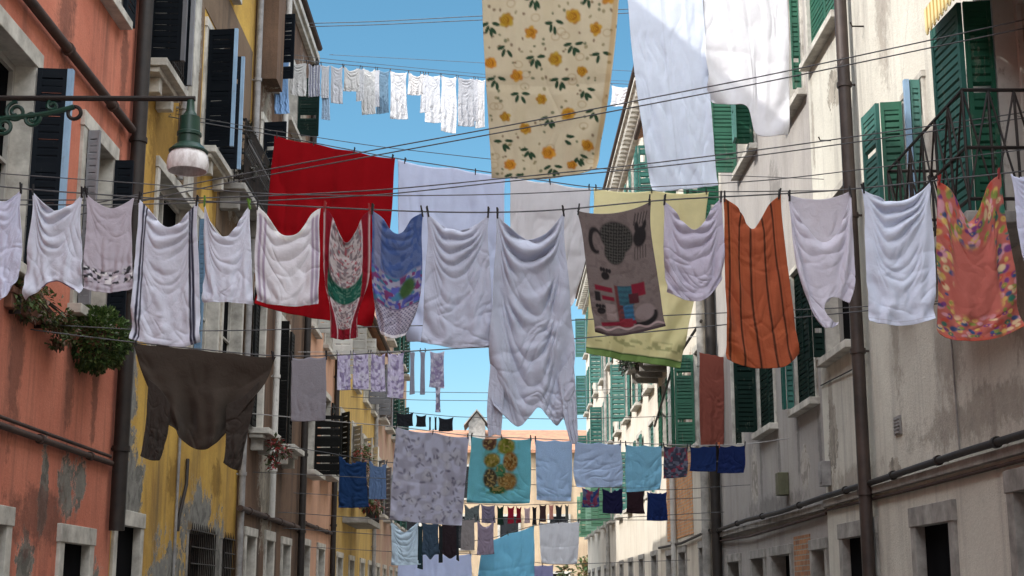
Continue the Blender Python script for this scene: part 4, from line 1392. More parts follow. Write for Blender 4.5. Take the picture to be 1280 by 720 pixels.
def p_orange(px, py, s, t, c):
    f = vnoise(s * 5, t * 4, 41)
    put(c, sm(f, 0.45, 0.8) * 0.45, (0.34, 0.09, 0.025))
    for i, a in enumerate((0.06, 0.25, 0.45, 0.66, 0.86)):
        x = a + 0.015 * np.sin(t * 6 + i)
        put(c, (1 - sm(np.abs(s - x), 0.008, 0.022)) * 0.92, (0.03, 0.014, 0.01))
        put(c, (1 - sm(np.abs(s - x - .05), 0.003, 0.012)) * 0.3, (0.15, 0.035, 0.015))


def p_coral(px, py, s, t, c):
    r = np.random.default_rng(5)
    edge = np.minimum(1, sm(np.abs(s - 0.5), 0.26, 0.34) + sm(t, 0.74, 0.82) + (1 - sm(t, .16, .24)))
    pal = [(0.6, 0.42, 0.12), (0.02, 0.16, 0.12), (0.14, 0.04, 0.18), (0.6, 0.3, 0.35), (0.2, 0.26, 0.06), (0.02, 0.08, 0.2), (0.65, 0.5, 0.3), (0.5, 0.08, 0.06)]
    for k in range(420):
        x, y = r.random(), r.random()
        rx, ry, an = r.uniform(.018, .045), r.uniform(.009, .02), r.uniform(0, 3)
        put(c, ell(s, t * 2, x, y * 2, rx * 1.15, ry * 2.3, an, .3) * edge * .92, pal[r.integers(len(pal))])
        if k % 3 == 0:
            put(c, ell(s, t * 2, x, y * 2, rx * .4, ry * .8, an, .3) * edge, (0.5, 0.28, 0.08))
    put(c, sm(t, 0.965, 0.975) * 0.6, (0.5, 0.09, 0.05))


ROSES = [(633, 19), (664, 33), (717, 14), (745, 29), (614, 71), (647, 86), (695, 65), (728, 80), (678, 115), (632, 139), (711, 134), (657, 153), (735, 175), (686, 185), (637, 202), (715, 203), (690, -12), (650, -20), (760, -8), (620, -14)]
LEAVES = [(693, 23), (634, 53), (717, 48), (752, 60), (670, 64), (621, 92), (701, 91), (733, 104), (651, 110), (613, 26), (688, 140), (745, 131), (707, 166), (629, 172), (662, 182), (691, 206), (724, 192), (642, 218), (668, -5), (735, -8)]


def p_roses(px, py, s, t, c):
    r = np.random.default_rng(77)
    n = vnoise(px * .06, py * .06, 51)
    put(c, sm(n, .4, .8) * .25, (0.46, 0.38, 0.24))
    for k in range(230):
        x, y = r.uniform(600, 775), r.uniform(-25, 222)
        if min(abs(x - a) + abs(y - b) for a, b in ROSES) < 16: continue
        put(c, ell(px, py, x, y, r.uniform(1.2, 2.6), r.uniform(1.2, 2.2), r.uniform(0, 3), .4) * .75, [(0.05, 0.08, 0.03), (0.13, 0.07, 0.04), (0.2, 0.17, 0.08)][r.integers(3)])
    for k in range(24):
        x, y = r.uniform(605, 765), r.uniform(-20, 215)
        ring = np.clip(ell(px, py, x, y, 6, 5, 0, .2) - ell(px, py, x, y, 4.2, 3.4, 0, .2), 0, 1)
        put(c, ring * .4, (0.3, 0.2, 0.1))
    for i, (x, y) in enumerate(LEAVES):
        for a, dx, dy in ((0.9, 4, 6), (1.9, -4, 5), (0.15, 7, -2), (2.9, -7, -1), (1.4, 1, 8)):
            if r.random() < .22: continue
            an = a + r.uniform(-.3, .3)
            put(c, ell(px, py, x + dx * 1.0, y + dy * 1.0, 5.2, 2.2, an, .25), (0.022, 0.055, 0.028))
    for (x, y) in ROSES:
        z, npet, tw = r.uniform(.8, 1.15), r.integers(5, 9), r.uniform(0, 6)
        hue = r.uniform(.8, 1.25)
        for k in range(npet):
            a = k * 2 * math.pi / npet + tw
            q = z * r.uniform(3.6, 5.4)
            put(c, ell(px, py, x + q * math.cos(a), y + q * .95 * math.sin(a), 4.2 * z, 3.2 * z, a + .6, .35) * .95, (0.46 * hue, 0.27, 0.03) if k % 2 else (0.38 * hue, 0.17, 0.02))
        put(c, ell(px, py, x, y, 5.2 * z, 5 * z, 0, .4), (0.46 * hue, 0.24, 0.02))
        for k in range(3):
            ring = np.clip(ell(px, py, x + k - 1, y, 5 - 1.5 * k, 4.6 - 1.4 * k, 0, .15) - ell(px, py, x + k - 1, y, 4 - 1.5 * k, 3.6 - 1.4 * k, 0, .15), 0, 1)
            put(c, ring * .65, (0.24, 0.08, 0.012))
    put(c, sm(s, .955, .96) * (1 - sm(s, .985, .99)) * .5, (0.42, 0.25, 0.08))


def p_yellow(px, py, s, t, c):
    put(c, sm(t, 0.55, 0.9) * 0.35, (0.42, 0.42, 0.16))
    put(c, sm(t, 0.955, 0.962), (0.2, 0.32, 0.1))
    put(c, (1 - sm(np.abs(t - 0.955), 0.004, 0.008)), (0.04, 0.1, 0.03))
    m = (1 - sm(np.abs(t - 0.88), .02, .035)) * sm(vnoise(s * 22, t * 60, 61), .55, .65)
    put(c, m * .6, (0.2, 0.22, 0.08))


def p_grey_print(px, py, s, t, c):
    f = vnoise(px * .14, py * .14, 71)
    put(c, sm(f, .4, .7) * .5, (0.3, 0.28, 0.36))
    r = np.random.default_rng(9)
    for k in range(42):
        x, y = 494 + (k % 6) * 16.5 + r.uniform(-7, 7), 541 + (k // 6) * 17 + r.uniform(-7, 7)
        q = r.uniform(2.5, 6.5)
        put(c, ell(px, py, x, y, q, q * .9, 0, .5) * .7, (0.6, 0.6, 0.68))
        put(c, np.clip(ell(px, py, x, y, q * 1.25, q * 1.1, 0, .15) - ell(px, py, x, y, q, q * .9, 0, .2), 0, 1) * .22, (0.16, 0.15, 0.22))
        for a_ in range(3):
            put(c, ell(px, py, x + r.uniform(-9, 9), y + r.uniform(-8, 8), r.uniform(1.5, 4), r.uniform(.8, 1.6), r.uniform(0, 3), .35) * .65, (0.13, 0.12, 0.19))


def p_turq(px, py, s, t, c):
    f, g = vnoise(px * .3, py * .3, 81), vnoise(px * .22 + 9, py * .22, 82)
    put(c, rectm(px, py, 604, 648, 546, 612, 4) * sm(g, .38, .5) * .6, (0.1, 0.3, 0.2))
    for x, y, a, b, k in ((612, 550, 9, 7, (0.16, 0.08, 0.05)), (633, 554, 11, 8, (0.2, 0.22, 0.03)), (615, 568, 10, 8, (0.24, 0.2, 0.04)), (638, 570, 9, 11, (0.26, 0.12, 0.03)),
                          (613, 590, 9, 13, (0.09, 0.07, 0.04)), (634, 594, 12, 12, (0.3, 0.17, 0.05)), (622, 606, 10, 6, (0.05, 0.12, 0.04)), (626, 580, 6, 8, (0.06, 0.2, 0.1))):
        m_ = ell(px, py, x, y, a, b, 0, .2)
        put(c, m_, k)
        put(c, m_ * sm(f, .5, .62) * .7, tuple(q * .4 for q in k))
        put(c, m_ * sm(vnoise(px * .5, py * .5, 83), .62, .7) * .7, (0.4, 0.3, 0.12))
    put(c, sm(t, .95, .96) * .6, (0.03, 0.16, 0.22))


def p_dark_print(px, py, s, t, c):
    put(c, sm(vnoise(px * .35, py * .35, 91), .5, .65) * .8, (0.16, 0.17, 0.24))
    put(c, sm(vnoise(px * .3 + 5, py * .3, 92), .66, .72) * .8, (0.25, 0.04, 0.07))


def p_lilac_print(px, py, s, t, c):
    put(c, sm(vnoise(px * .35, py * .3, 94), .52, .64) * .75, (0.2, 0.15, 0.28))
    put(c, sm(vnoise(px * .3, py * .3 + 6, 95), .65, .7) * .7, (0.62, 0.58, 0.68))


def p_towel(px, py, s, t, c):
    put(c, (1 - sm(np.abs(t - .88), .02, .03)) * .3, tuple(np.array((0.1, 0.2, 0.3))))


def p_hstripe(px, py, s, t, c):
    put(c, (np.floor(s * 9) % 2) * .7, (0.08, 0.09, 0.16))


def p_fold_shade(px, py, s, t, c):  # shade of the fold painted into the sheet colour as a thin line
    put(c, (1 - sm(np.abs(s - .45), .004, .012)) * .25, (0.5, 0.52, 0.6))


# ---- the nearest line -----------------------------------------------------
D0 = 10.4
MAIN = [(-140, 222), (0, 232), (38, 238), (104, 241), (172, 247), (253, 251), (318, 255), (402, 259), (463, 262), (528, 265), (620, 266), (705, 263), (735, 259), (820, 250), (905, 246), (985, 242), (1065, 237), (1165, 226), (1280, 214), (1370, 203)]
item('shirt', 'shirt', 'narrow pale lavender shirt cut off by the left edge, beside the white nightshirt', 'lavender shirt at the left edge', D0, [(-24, 231), (-22, 300), (-20, 366)], [(27, 236), (31, 300), (18, 352)], [(-24, 231), (2, 246), (27, 236)], [(-20, 366), (0, 372), (18, 352)], LAV, hs=.18, res=3)
item('nightshirt', 'shirt', 'white nightshirt with curved dark piped arch at its hem, hanging above the dry trailing plant', 'white nightshirt with the piped arch', D0, [(40, 238), (35, 300), (30, 372)], [(104, 241), (104, 300), (100, 366)], [(40, 238), (55, 248), (72, 256), (88, 250), (104, 241)], [(30, 372), (46, 362), (68, 346), (88, 357), (100, 366)], WHT, p_arch, hs=.2, vs=.05, res=3)
item('camisole', 'top', 'grey lilac top with a dark and white lace band across its lower part', 'lilac top with the lace band', D0, [(107, 241), (105, 300), (104, 358)], [(168, 246), (168, 300), (167, 358)], [(107, 241), (122, 248), (140, 254), (155, 250), (168, 246)], [(104, 358), (136, 362), (167, 358)], (0.5, 0.46, 0.53), p_lace, hs=.06, res=3)
item('jersey', 'shirt', 'long white jersey with thin dark double stripes down both sides', 'white jersey with dark side stripes', D0, [(173, 247), (168, 340), (162, 421)], [(248, 251), (250, 340), (250, 424)], [(173, 247), (188, 258), (203, 275), (212, 279), (222, 275), (236, 260), (248, 251)], [(162, 421), (205, 427), (230, 430), (250, 424)], WHT, p_stripes4, hs=.16, vs=.05, res=3)
item('camisole', 'top', 'small white scoop neck camisole between the striped jersey and the white towel top', 'white scoop neck camisole', D0, [(255, 251), (256, 310), (253, 375)], [(313, 255), (315, 320), (317, 378)], [(255, 251), (262, 273), (272, 287), (281, 291), (292, 282), (303, 265), (313, 255)], [(253, 375), (285, 374), (317, 378)], WHT, p_tshirt, hs=.16, vs=.05, peg_mat='peg_green', res=3)
item('top', 'top', 'white top with purple grey side stripes hanging in front of the red sheet', 'white top with purple side stripes', D0, [(320, 256), (318, 310), (321, 373)], [(401, 259), (400, 310), (398, 377)], [(320, 256), (335, 264), (350, 285), (362, 289), (375, 284), (388, 264), (401, 259)], [(321, 373), (360, 379), (398, 377)], (0.68, 0.67, 0.72), p_side_stripes, hs=.1, res=3)
item('swimsuit', 'swimsuit', 'dark red swimsuit with green band and floral centre panel', 'red swimsuit with green band', D0, [(404, 259), (405, 330), (412, 368), (413, 419)], [(464, 262), (463, 335), (448, 372), (447, 418)], [(404, 259), (415, 263), (424, 284), (433, 300), (443, 286), (452, 266), (464, 262)], [(413, 419), (430, 421), (447, 418)], (0.2, 0.008, 0.018), p_red_top, hs=.08, res=3, peg_mat='peg_red')
item('dress', 'dress', 'small summer dress with blue top and skirt of tiny dark dots', 'blue topped dotted dress', D0, [(464, 262), (465, 330), (471, 395), (476, 414)], [(529, 265), (529, 330), (522, 375), (506, 416)], [(464, 262), (479, 267), (489, 282), (497, 287), (505, 282), (513, 268), (529, 265)], [(476, 414), (490, 419), (506, 416)], (0.085, 0.125, 0.27), p_blue_dress, hs=.07, res=3)
item('tshirt', 'shirt', 'plain grey lavender T-shirt hung by its hem with sagging swags, left of the longest garment', 'plain grey lavender T-shirt', D0, [(533, 265), (531, 340), (526, 424)], [(612, 266), (614, 340), (616, 429)], [(533, 265), (552, 275), (572, 280), (594, 276), (612, 266)], [(526, 424), (570, 430), (616, 429)], (0.49, 0.52, 0.64), p_tshirt, hs=.16, vs=.05, res=3)
ls = item('long_shirt', 'shirt', 'longest garment, grey lavender long shirt with deep swags and dangling sleeves', 'longest grey lavender shirt', D0, [(620, 266), (617, 340), (613, 440), (617, 506)], [(706, 263), (712, 360), (716, 440), (707, 510)], [(620, 266), (640, 282), (662, 291), (686, 283), (706, 263)], [(617, 506), (636, 518), (652, 529), (663, 516), (673, 503), (684, 518), (694, 528), (707, 510)], (0.48, 0.51, 0.62), None, hs=.22, vs=.06, res=4, swag=1.5, fall=.4, lam=1.35)
item('sleeve', None, None, None, D0, [(613, 455), (607, 505), (611, 545)], [(630, 470), (628, 510), (626, 543)], None, [(611, 545), (618, 541), (626, 543)], (0.48, 0.51, 0.62), hs=.12, parent=ls, pins='all', peg=False, dy=-.015, res=2)
item('sleeve', None, None, None, D0, [(698, 470), (705, 515), (713, 550)], [(716, 440), (721, 500), (723, 549)], None, [(713, 550), (718, 553), (723, 549)], (0.48, 0.51, 0.62), hs=.12, parent=ls, pins='all', peg=False, dy=-.015, res=2)
item('tea_towel', 'tea towel', 'taupe towel printed with a checked black cat, paw prints and red and blue blocks', 'cat print towel', D0, [(721, 263), (735, 345), (744, 411)], [(814, 251), (826, 330), (833, 404)], None, [(744, 411), (768, 416), (803, 410), (833, 404)], (0.15, 0.12, 0.115), p_cat_towel, hs=.015, res=4, mat='towel', fold=.5)
item('top', 'top', 'lilac scoop neck top with dark rounded hem between the cat towel and the orange dress', 'lilac scoop neck top', D0, [(829, 250), (830, 310), (834, 362)], [(903, 246), (905, 300), (901, 348)], [(829, 250), (843, 257), (857, 275), (869, 282), (880, 272), (889, 255), (903, 246)], [(834, 362), (858, 371), (880, 371), (901, 348)], (0.5, 0.47, 0.58), p_tshirt, hs=.14, vs=.05, res=3)
item('dress', 'dress', 'orange rust dress with dark vertical stripes', 'orange striped dress', D0, [(904, 246), (907, 350), (908, 447)], [(976, 243), (987, 340), (1000, 438)], [(904, 246), (924, 254), (934, 274), (942, 281), (950, 268), (960, 250), (976, 243)], [(908, 447), (945, 456), (980, 455), (1000, 438)], (0.36, 0.09, 0.04), p_orange, hs=.09, res=3)
fr = item('tank_top', 'top', 'lilac tank top hung upside down with an open armhole loop at its lower right', 'lilac tank top with the open loop', D0, [(985, 243), (999, 310), (1013, 375), (1026, 403)], [(1064, 238), (1067, 300), (1067, 350), (1047, 403)], [(985, 243), (1004, 275), (1030, 297), (1050, 284), (1064, 238)], [(1026, 403), (1036, 407), (1047, 403)], (0.62, 0.6, 0.7), None, hs=.12, vs=.05, res=4,
     hole=lambda x, y: ((x - 1050) / 13.5) ** 2 + ((y - 380) / 19) ** 2 < 1)
item('back_panel', None, None, None, D0, [(986, 243), (1000, 310), (1014, 375)], [(1063, 238), (1066, 300), (1066, 345)], [(986, 243), (1025, 241), (1063, 238)], [(1014, 375), (1038, 372), (1066, 345)], (0.6, 0.57, 0.64), None, hs=.02, parent=fr, dy=.03, peg=False, res=3,
     hole=lambda x, y: ((x - 1049) / 15) ** 2 + ((y - 383) / 22) ** 2 < 1)
item('tshirt', 'shirt', 'pale bluish white T-shirt in front of the brown downpipe, left of the coral floral shirt', 'bluish white T-shirt', D0, [(1077, 236), (1082, 310), (1086, 398)], [(1164, 226), (1168, 310), (1168, 396)], [(1077, 236), (1097, 240), (1120, 245), (1145, 238), (1164, 226)], [(1086, 398), (1127, 402), (1168, 396)], (0.66, 0.71, 0.85), p_tshirt, hs=.18, vs=.06, res=3)
item('shirt', 'shirt', 'coral red V neck shirt with flower borders', 'coral floral shirt', D0, [(1171, 225), (1171, 320), (1172, 415)], [(1251, 217), (1263, 300), (1280, 405)], [(1171, 225), (1190, 232), (1204, 258), (1213, 271), (1222, 257), (1233, 225), (1251, 217)], [(1172, 415), (1200, 422), (1240, 420), (1280, 405)], (0.46, 0.13, 0.105), p_coral, hs=.12, vs=.04, res=4, peg_mat='peg_red')
item('shirt', 'shirt', 'pale lavender shirt cut off by the right edge beside the coral floral shirt', 'lavender shirt at the right edge', D0, [(1263, 216), (1270, 270), (1282, 335)], [(1322, 209), (1326, 270), (1330, 340)], None, None, LAV, hs=.15, res=3)

# ---- sheets on the second line
D1 = 18.0
SHEETL = [(195, 143), (343, 169), (494, 198), (636, 219), (740, 235), (887, 240), (1055, 238)]
item('bed_sheet', 'sheet', 'large deep red sheet behind the white top with purple side stripes', 'red sheet', D1, [(343, 169), (332, 280), (318, 378)], [(494, 198), (486, 290), (463, 408)], None, [(318, 378), (365, 391), (410, 398), (463, 408)], RED, hs=.07, mat='sheet', res=3, pins=(0, .33, .66, 1), fold=1.6, vf=1.1)
item('bed_sheet', 'sheet', 'pale lavender blue sheet hanging directly beside the red sheet', 'lavender blue sheet', D1, [(497, 199), (500, 300), (508, 424)], [(632, 218), (628, 320), (619, 433)], None, None, (0.6, 0.66, 0.85), hs=.07, mat='sheet', pins=(0, .5, 1), fold=1.4, vf=.9, pegs=(.07, .72))
item('bed_sheet', 'sheet', 'off white sheet behind the longest garment, below the rose print sheet', 'off white sheet', D1, [(637, 219), (640, 300), (645, 395)], [(739, 235), (733, 310), (713, 384)], None, None, (0.7, 0.69, 0.72), hs=.07, mat='sheet', pins=(0, .5, 1), fold=1.4, vf=.9, res=2)
item('tablecloth', 'tablecloth', 'pale yellow cloth with green lower hem behind the cat print towel', 'yellow cloth', D1, [(742, 235), (737, 340), (732, 440)], [(886, 240), (869, 350), (850, 459)], None, [(732, 440), (790, 449), (850, 459)], (0.86, 0.79, 0.46), p_yellow, hs=.07, mat='sheet', pins=(0, .5, 1), fold=1.4, vf=.9, res=3)
# ---- big high sheets
item('bed_sheet', 'sheet', 'cream sheet printed with yellow roses and dark leaves, hanging high against the sky', 'rose print sheet', 14.0, [(600, -26), (609, 110), (614, 220)], [(777, -26), (763, 90), (745, 211)], None, [(614, 220), (680, 221), (745, 211)], (0.56, 0.49, 0.35), p_roses, hs=.015, mat='sheet', pins=(0, .33, .66, 1), fold=.5, res=6)
item('bed_sheet', 'sheet', 'long white sheet in blue shade crossed by a diagonal edge of sunlight', 'long high white sheet', 16.0, [(781, -22), (797, 110), (815, 238)], [(879, -24), (888, 110), (898, 230)], None, None, (0.72, 0.78, 0.9), p_fold_shade, hs=.03, mat='sheet', pins=(0, .5, 1), fold=.8, res=3)
item('bed_sheet', 'sheet', 'shorter white sheet bright in the sun at the upper right, in front of green shutters', 'short sunlit white sheet', 16.0, [(876, -24), (883, 60), (890, 127)], [(985, -28), (986, 70), (986, 166)], None, [(890, 127), (918, 128), (940, 131), (947, 167), (986, 166)], (0.8, 0.8, 0.84), hs=.02, mat='sheet', pins=(0, .5, 1), fold=.7, res=3)

# ---- brown sweater and grey cloth on the low left line
D2 = 13.0
br = item('sweater', 'sweater', 'dark brown long sleeved sweater hung upside down against the yellow wall', 'brown sweater', D2, [(166, 428), (180, 466), (199, 508), (205, 528)], [(345, 446), (331, 476), (303, 508), (290, 532)], None, [(205, 528), (222, 534), (229, 549), (246, 560), (264, 558), (275, 542), (290, 532)], (0.058, 0.045, 0.036), hs=.035, vs=.02, fold=1.7, vf=1.5, swag=0, pins=(0, .2, .45, .7, 1), pegs=(.02, .98), res=3, edge=.12)
item('sleeve', None, None, None, D2, [(186, 474), (183, 525), (175, 568)], [(213, 506), (208, 540), (199, 574)], [(186, 474), (200, 486), (213, 506)], [(175, 568), (187, 573), (199, 574)], (0.052, 0.042, 0.036), hs=.14, vs=.05, fold=1.5, parent=br, pins='all', peg=False, dy=-.03, res=2)
item('sleeve', None, None, None, D2, [(283, 506), (280, 545), (279, 577)], [(324, 476), (309, 525), (301, 586)], [(283, 506), (303, 496), (324, 476)], [(279, 577), (290, 584), (301, 586)], (0.052, 0.042, 0.036), hs=.14, vs=.05, fold=1.5, parent=br, pins='all', peg=False, dy=-.03, res=2)
quadi('cloth', 'cloth', 'small plain grey cloth hung right of the dark brown sweater', 'grey cloth by the sweater', D2, 363, 409, 446, 522, (0.26, 0.25, 0.28), yt1=445, hs=.02, fold=.5, pins=(0, .5, 1), pegs=(0, 1), mat='towel')

# ---- row in the middle distance
D3 = 21.5
item('bed_sheet', 'sheet', 'grey lilac sheet printed with round flowers, left end of the middle row', 'grey flowered sheet', D3, [(494, 533), (490, 590), (487, 648)], [(587, 546), (581, 600), (577, 656)], None, None, (0.6, 0.61, 0.76), p_grey_print, hs=.03, mat='sheet', res=3, pins=(0, .5, 1), fold=.7)
item('towel', 'towel', 'turquoise towel with green and brown picture in its centre', 'turquoise picture towel', D3, [(588, 545), (585, 585), (583, 627)], [(665, 548), (664, 590), (662, 628)], None, None, (0.17, 0.53, 0.64), p_turq, hs=.015, mat='towel', res=3, pins=(0, .5, 1), fold=.6)
for (x0, x1, yt, yt1, yb, col, nm, lab, sh, pf) in (
        (668, 716, 549, 550, 626, (0.42, 0.6, 0.88), 'towel', 'longer periwinkle blue towel right of the turquoise picture towel', 'longer periwinkle towel', p_towel),
        (718, 777, 551, 554, 609, (0.5, 0.65, 0.92), 'pillowcase', 'shorter wide periwinkle pillowcase with creased lower edge', 'wide periwinkle pillowcase', None),
        (781, 828, 555, 557, 612, (0.25, 0.57, 0.8), 'towel', 'plain mid blue towel in the middle row right of the wide pillowcase', 'mid blue towel', p_towel),
        (829, 860, 557, 558, 596, (0.05, 0.055, 0.09), 'blouse', 'small dark patterned blouse in front of the orange brick wall', 'dark patterned blouse', p_dark_print),
        (862, 896, 558, 557, 588, (0.012, 0.03, 0.12), 'shorts', 'navy blue shorts left of the orange peg', 'navy shorts left of the orange peg', None),
        (898, 932, 557, 556, 590, (0.010, 0.022, 0.10), 'shorts', 'navy blue shorts at the far right end of the middle row', 'navy shorts at the row end', None)):
    quadi(nm, 'towel' if nm == 'towel' else nm, lab, sh, D3, x0, x1, yt, yb, col, yt1=yt1, paint=pf, hs=.03, fold=.7, mat='towel' if nm == 'towel' else 'cloth', res=2, pins=(0, .5, 1), pegs=(0, 1), peg_mat='peg_orange' if x0 == 898 else 'peg_dark')
# jeans
quadi('jeans', 'jeans', 'dark blue jeans hanging before the pale ochre house', 'dark jeans', 26, 423, 459, 569, 632, (0.012, 0.04, 0.12), yt1=575, hs=.08, fold=1)
quadi('jeans', 'jeans', 'lighter washed blue jeans right of the dark jeans', 'light jeans', 26, 461, 484, 575, 621, (0.12, 0.19, 0.34), yt1=578, hs=.08, fold=1)

# ---- dark row below it
for (x0, x1, yt, yb, col, nm, lab, pf) in (
        (727, 750, 608, 633, (0.03, 0.06, 0.2), 'shorts', 'dark blue printed shorts below the wide pillowcase', p_dark_print),
        (752, 779, 609, 641, (0.012, 0.012, 0.05), 'trunks', 'blackish navy trunks second from left in the dark lower row', None),
        (782, 806, 611, 640, (0.03, 0.014, 0.02), 'briefs', 'black brown briefs beneath the plain mid blue towel', None),
        (808, 834, 613, 648, (0.010, 0.025, 0.11), 'shorts', 'deep blue shorts at the right end of the dark lower row', None)):
    quadi(nm, 'underwear' if nm != 'shorts' else 'shorts', lab, lab[:0] + nm + ' ' + lab.split()[0], 25, x0, x1, yt, yb, col, hs=.06, paint=pf)

# ---- tiny clothes row
for (x0, x1, y0, y1, col, nm, lab) in (
        (580, 600, 630, 652, (0.14, 0.16, 0.16), 'shirt', 'small grey printed shirt peeking below the left of the turquoise picture towel'),
        (601, 619, 630, 652, (0.2, 0.17, 0.24), 'shirt', 'small lilac grey shirt peeking below the middle of the turquoise picture towel'),
        (621, 630, 631, 655, (0.012, 0.03, 0.02), 'sock', 'black green sock left of the two red socks'),
        (634, 643, 632, 653, (0.3, 0.012, 0.03), 'sock', 'bright red sock, left of two red ones under the turquoise picture towel'),
        (645, 652, 632, 653, (0.2, 0.01, 0.02), 'sock', 'darker red sock, right of two red ones under the turquoise picture towel'),
        (655, 663, 633, 653, (0.55, 0.4, 0.42), 'sock', 'pale pink sock right of the red socks'),
        (665, 671, 632, 655, (0.02, 0.018, 0.02), 'sock', 'black sock beneath the longer periwinkle towel'),
        (674, 683, 630, 651, (0.06, 0.03, 0.03), 'sock', 'dark brown sock left of the salmon sock'),
        (686, 692, 630, 648, (0.6, 0.25, 0.2), 'sock', 'salmon sock between brown and charcoal socks'),
        (694, 703, 630, 652, (0.03, 0.03, 0.035), 'sock', 'charcoal sock right of the salmon sock'),
        (706, 711, 630, 648, (0.12, 0.12, 0.1), 'sock', 'narrow olive grey sock at the right end of the sock row')):
    quadi(nm, nm, lab, None, 30, x0, x1, y0, y1, col, peg=False, hs=.08)

# ---- bottom rows
D5 = 28
quadi('shirt', 'shirt', 'pale ice blue shirt hanging below the grey flowered sheet', 'ice blue shirt', D5, 488, 524, 651, 705, (0.6, 0.74, 0.86), hs=.1, res=2, T=[(488, 651), (497, 656), (505, 663), (514, 657), (524, 651)])
sl = quadi('tshirt', 'shirt', 'slate blue T-shirt right of the ice blue shirt', 'slate T-shirt', D5, 527, 549, 652, 692, (0.05, 0.08, 0.12), hs=.06, B=[(527, 690), (533, 692), (538, 698), (543, 692), (549, 690)])
quadi('sleeve', None, None, None, D5, 522, 529, 654, 709, (0.02, 0.04, 0.05), parent=sl, peg=False)
dk = quadi('tshirt', 'shirt', 'dark brown T-shirt between the slate T-shirt and the taupe vest', 'dark brown T-shirt', D5, 552, 573, 652, 690, (0.03, 0.02, 0.025), hs=.06, B=[(552, 685), (558, 694), (563, 697), (568, 694), (573, 685)])
quadi('sleeve', None, None, None, D5, 548, 554, 654, 702, (0.02, 0.025, 0.03), parent=dk, peg=False)
quadi('sleeve', None, None, None, D5, 570, 574, 654, 700, (0.02, 0.025, 0.03), parent=dk, peg=False)
quadi('vest', 'vest', 'taupe vest with dark hem right of the dark brown T-shirt', 'taupe vest', D5, 576, 594, 646, 687, (0.3, 0.27, 0.27), hs=.05)
quadi('top', 'top', 'mauve top overlapping the corner of the bright blue sheet', 'mauve top', D5, 596, 618, 648, 692, (0.32, 0.26, 0.34), hs=.1, T=[(596, 648), (604, 656), (612, 655), (618, 648)])
item('bed_sheet', 'sheet', 'bright sky blue sheet at the bottom centre', 'sky blue sheet', D5 + .6, [(602, 677), (598, 705), (594, 740)], [(668, 656), (668, 690), (667, 742)], None, None, (0.26, 0.68, 0.92), hs=.04, mat='sheet', res=2, pins=(0, .5, 1))
item('pillowcase', 'pillowcase', 'white pillowcase with a triangle of sunlight right of the bright blue sheet', 'white pillowcase', D5 + .6, [(673, 653), (675, 680), (677, 703)], [(725, 651), (723, 680), (721, 704)], None, None, (0.86, 0.87, 0.92), hs=.03, mat='sheet', res=2, pins=(0, .5, 1))
D6 = 33
item('bed_sheet', 'sheet', 'lilac blue sheet at the lower edge below the slate and brown T-shirts', 'lilac sheet', D6, [(497, 690), (497, 720), (497, 745)], [(590, 692), (590, 720), (589, 745)], None, None, (0.62, 0.7, 0.95), hs=.07, mat='sheet', pins=(0, .5, 1), fold=1.4, vf=.9, res=2)
item('bed_sheet', 'sheet', 'small violet blue sheet at the lower edge below the white pillowcase', 'violet sheet', D6, [(664, 706), (664, 725), (664, 745)], [(692, 706), (691, 725), (691, 745)], None, None, (0.4, 0.4, 0.66), hs=.07, mat='sheet', pins=(0, .5, 1), fold=1.4, vf=.9, res=2)

# ---- far lilac laundry and black row against the sky
D7 = 30
for (x0, x1, y0, y1, lab, sh) in ((421, 439, 441, 488, 'lilac patterned shirt, leftmost on the far lilac line', 'leftmost far lilac shirt'), (441, 461, 440, 486, 'lilac patterned shirt, second on the far lilac line', 'second far lilac shirt'), (463, 482, 440, 490, 'lilac patterned shirt, third on the far lilac line', 'third far lilac shirt'), (484, 505, 440, 495, 'lilac patterned shirt, rightmost of four on the far lilac line', 'fourth far lilac shirt')):
    quadi('shirt', 'shirt', lab, sh, D7, x0, x1, y0, y1, (0.5, 0.44, 0.6), paint=p_lilac_print, hs=.1, group='lilac patterned shirts on the far line')
quadi('stocking', 'stocking', 'thin grey stocking against the sky, left of two', 'left stocking', D7, 512, 519, 438, 491, (0.26, 0.26, 0.32), hs=.05)
quadi('stocking', 'stocking', 'thin grey stocking against the sky, right of two', 'right stocking', D7, 525, 532, 438, 491, (0.24, 0.24, 0.3), hs=.05)
bl = quadi('blouse', 'blouse', 'grey lilac blouse with dangling sleeve at the right end of the far lilac line', 'dangling blouse', D7, 537, 556, 437, 484, (0.36, 0.34, 0.44), paint=p_lilac_print, hs=.12)
quadi('sleeve', None, None, None, D7, 544, 551, 482, 515, (0.2, 0.19, 0.25), parent=bl, peg=False, paint=p_lilac_print)
for (x0, x1, y0, y1, nm, lab) in ((495, 517, 515, 531, 'shorts', 'black shorts, left end of the short black row against the sky'), (520, 533, 518, 532, 'briefs', 'small black briefs, second in the short black row'), (536, 539, 520, 537, 'sock', 'thin black sock, left of the pair in the black row'), (543, 546, 520, 537, 'sock', 'thin black sock, right of the pair in the black row'), (548, 567, 521, 538, 'shorts', 'black shorts, right end of the short black row against the sky')):
    quadi(nm, nm, lab, None, 34, x0, x1, y0, y1, (0.015, 0.017, 0.022), peg=False, hs=.04)

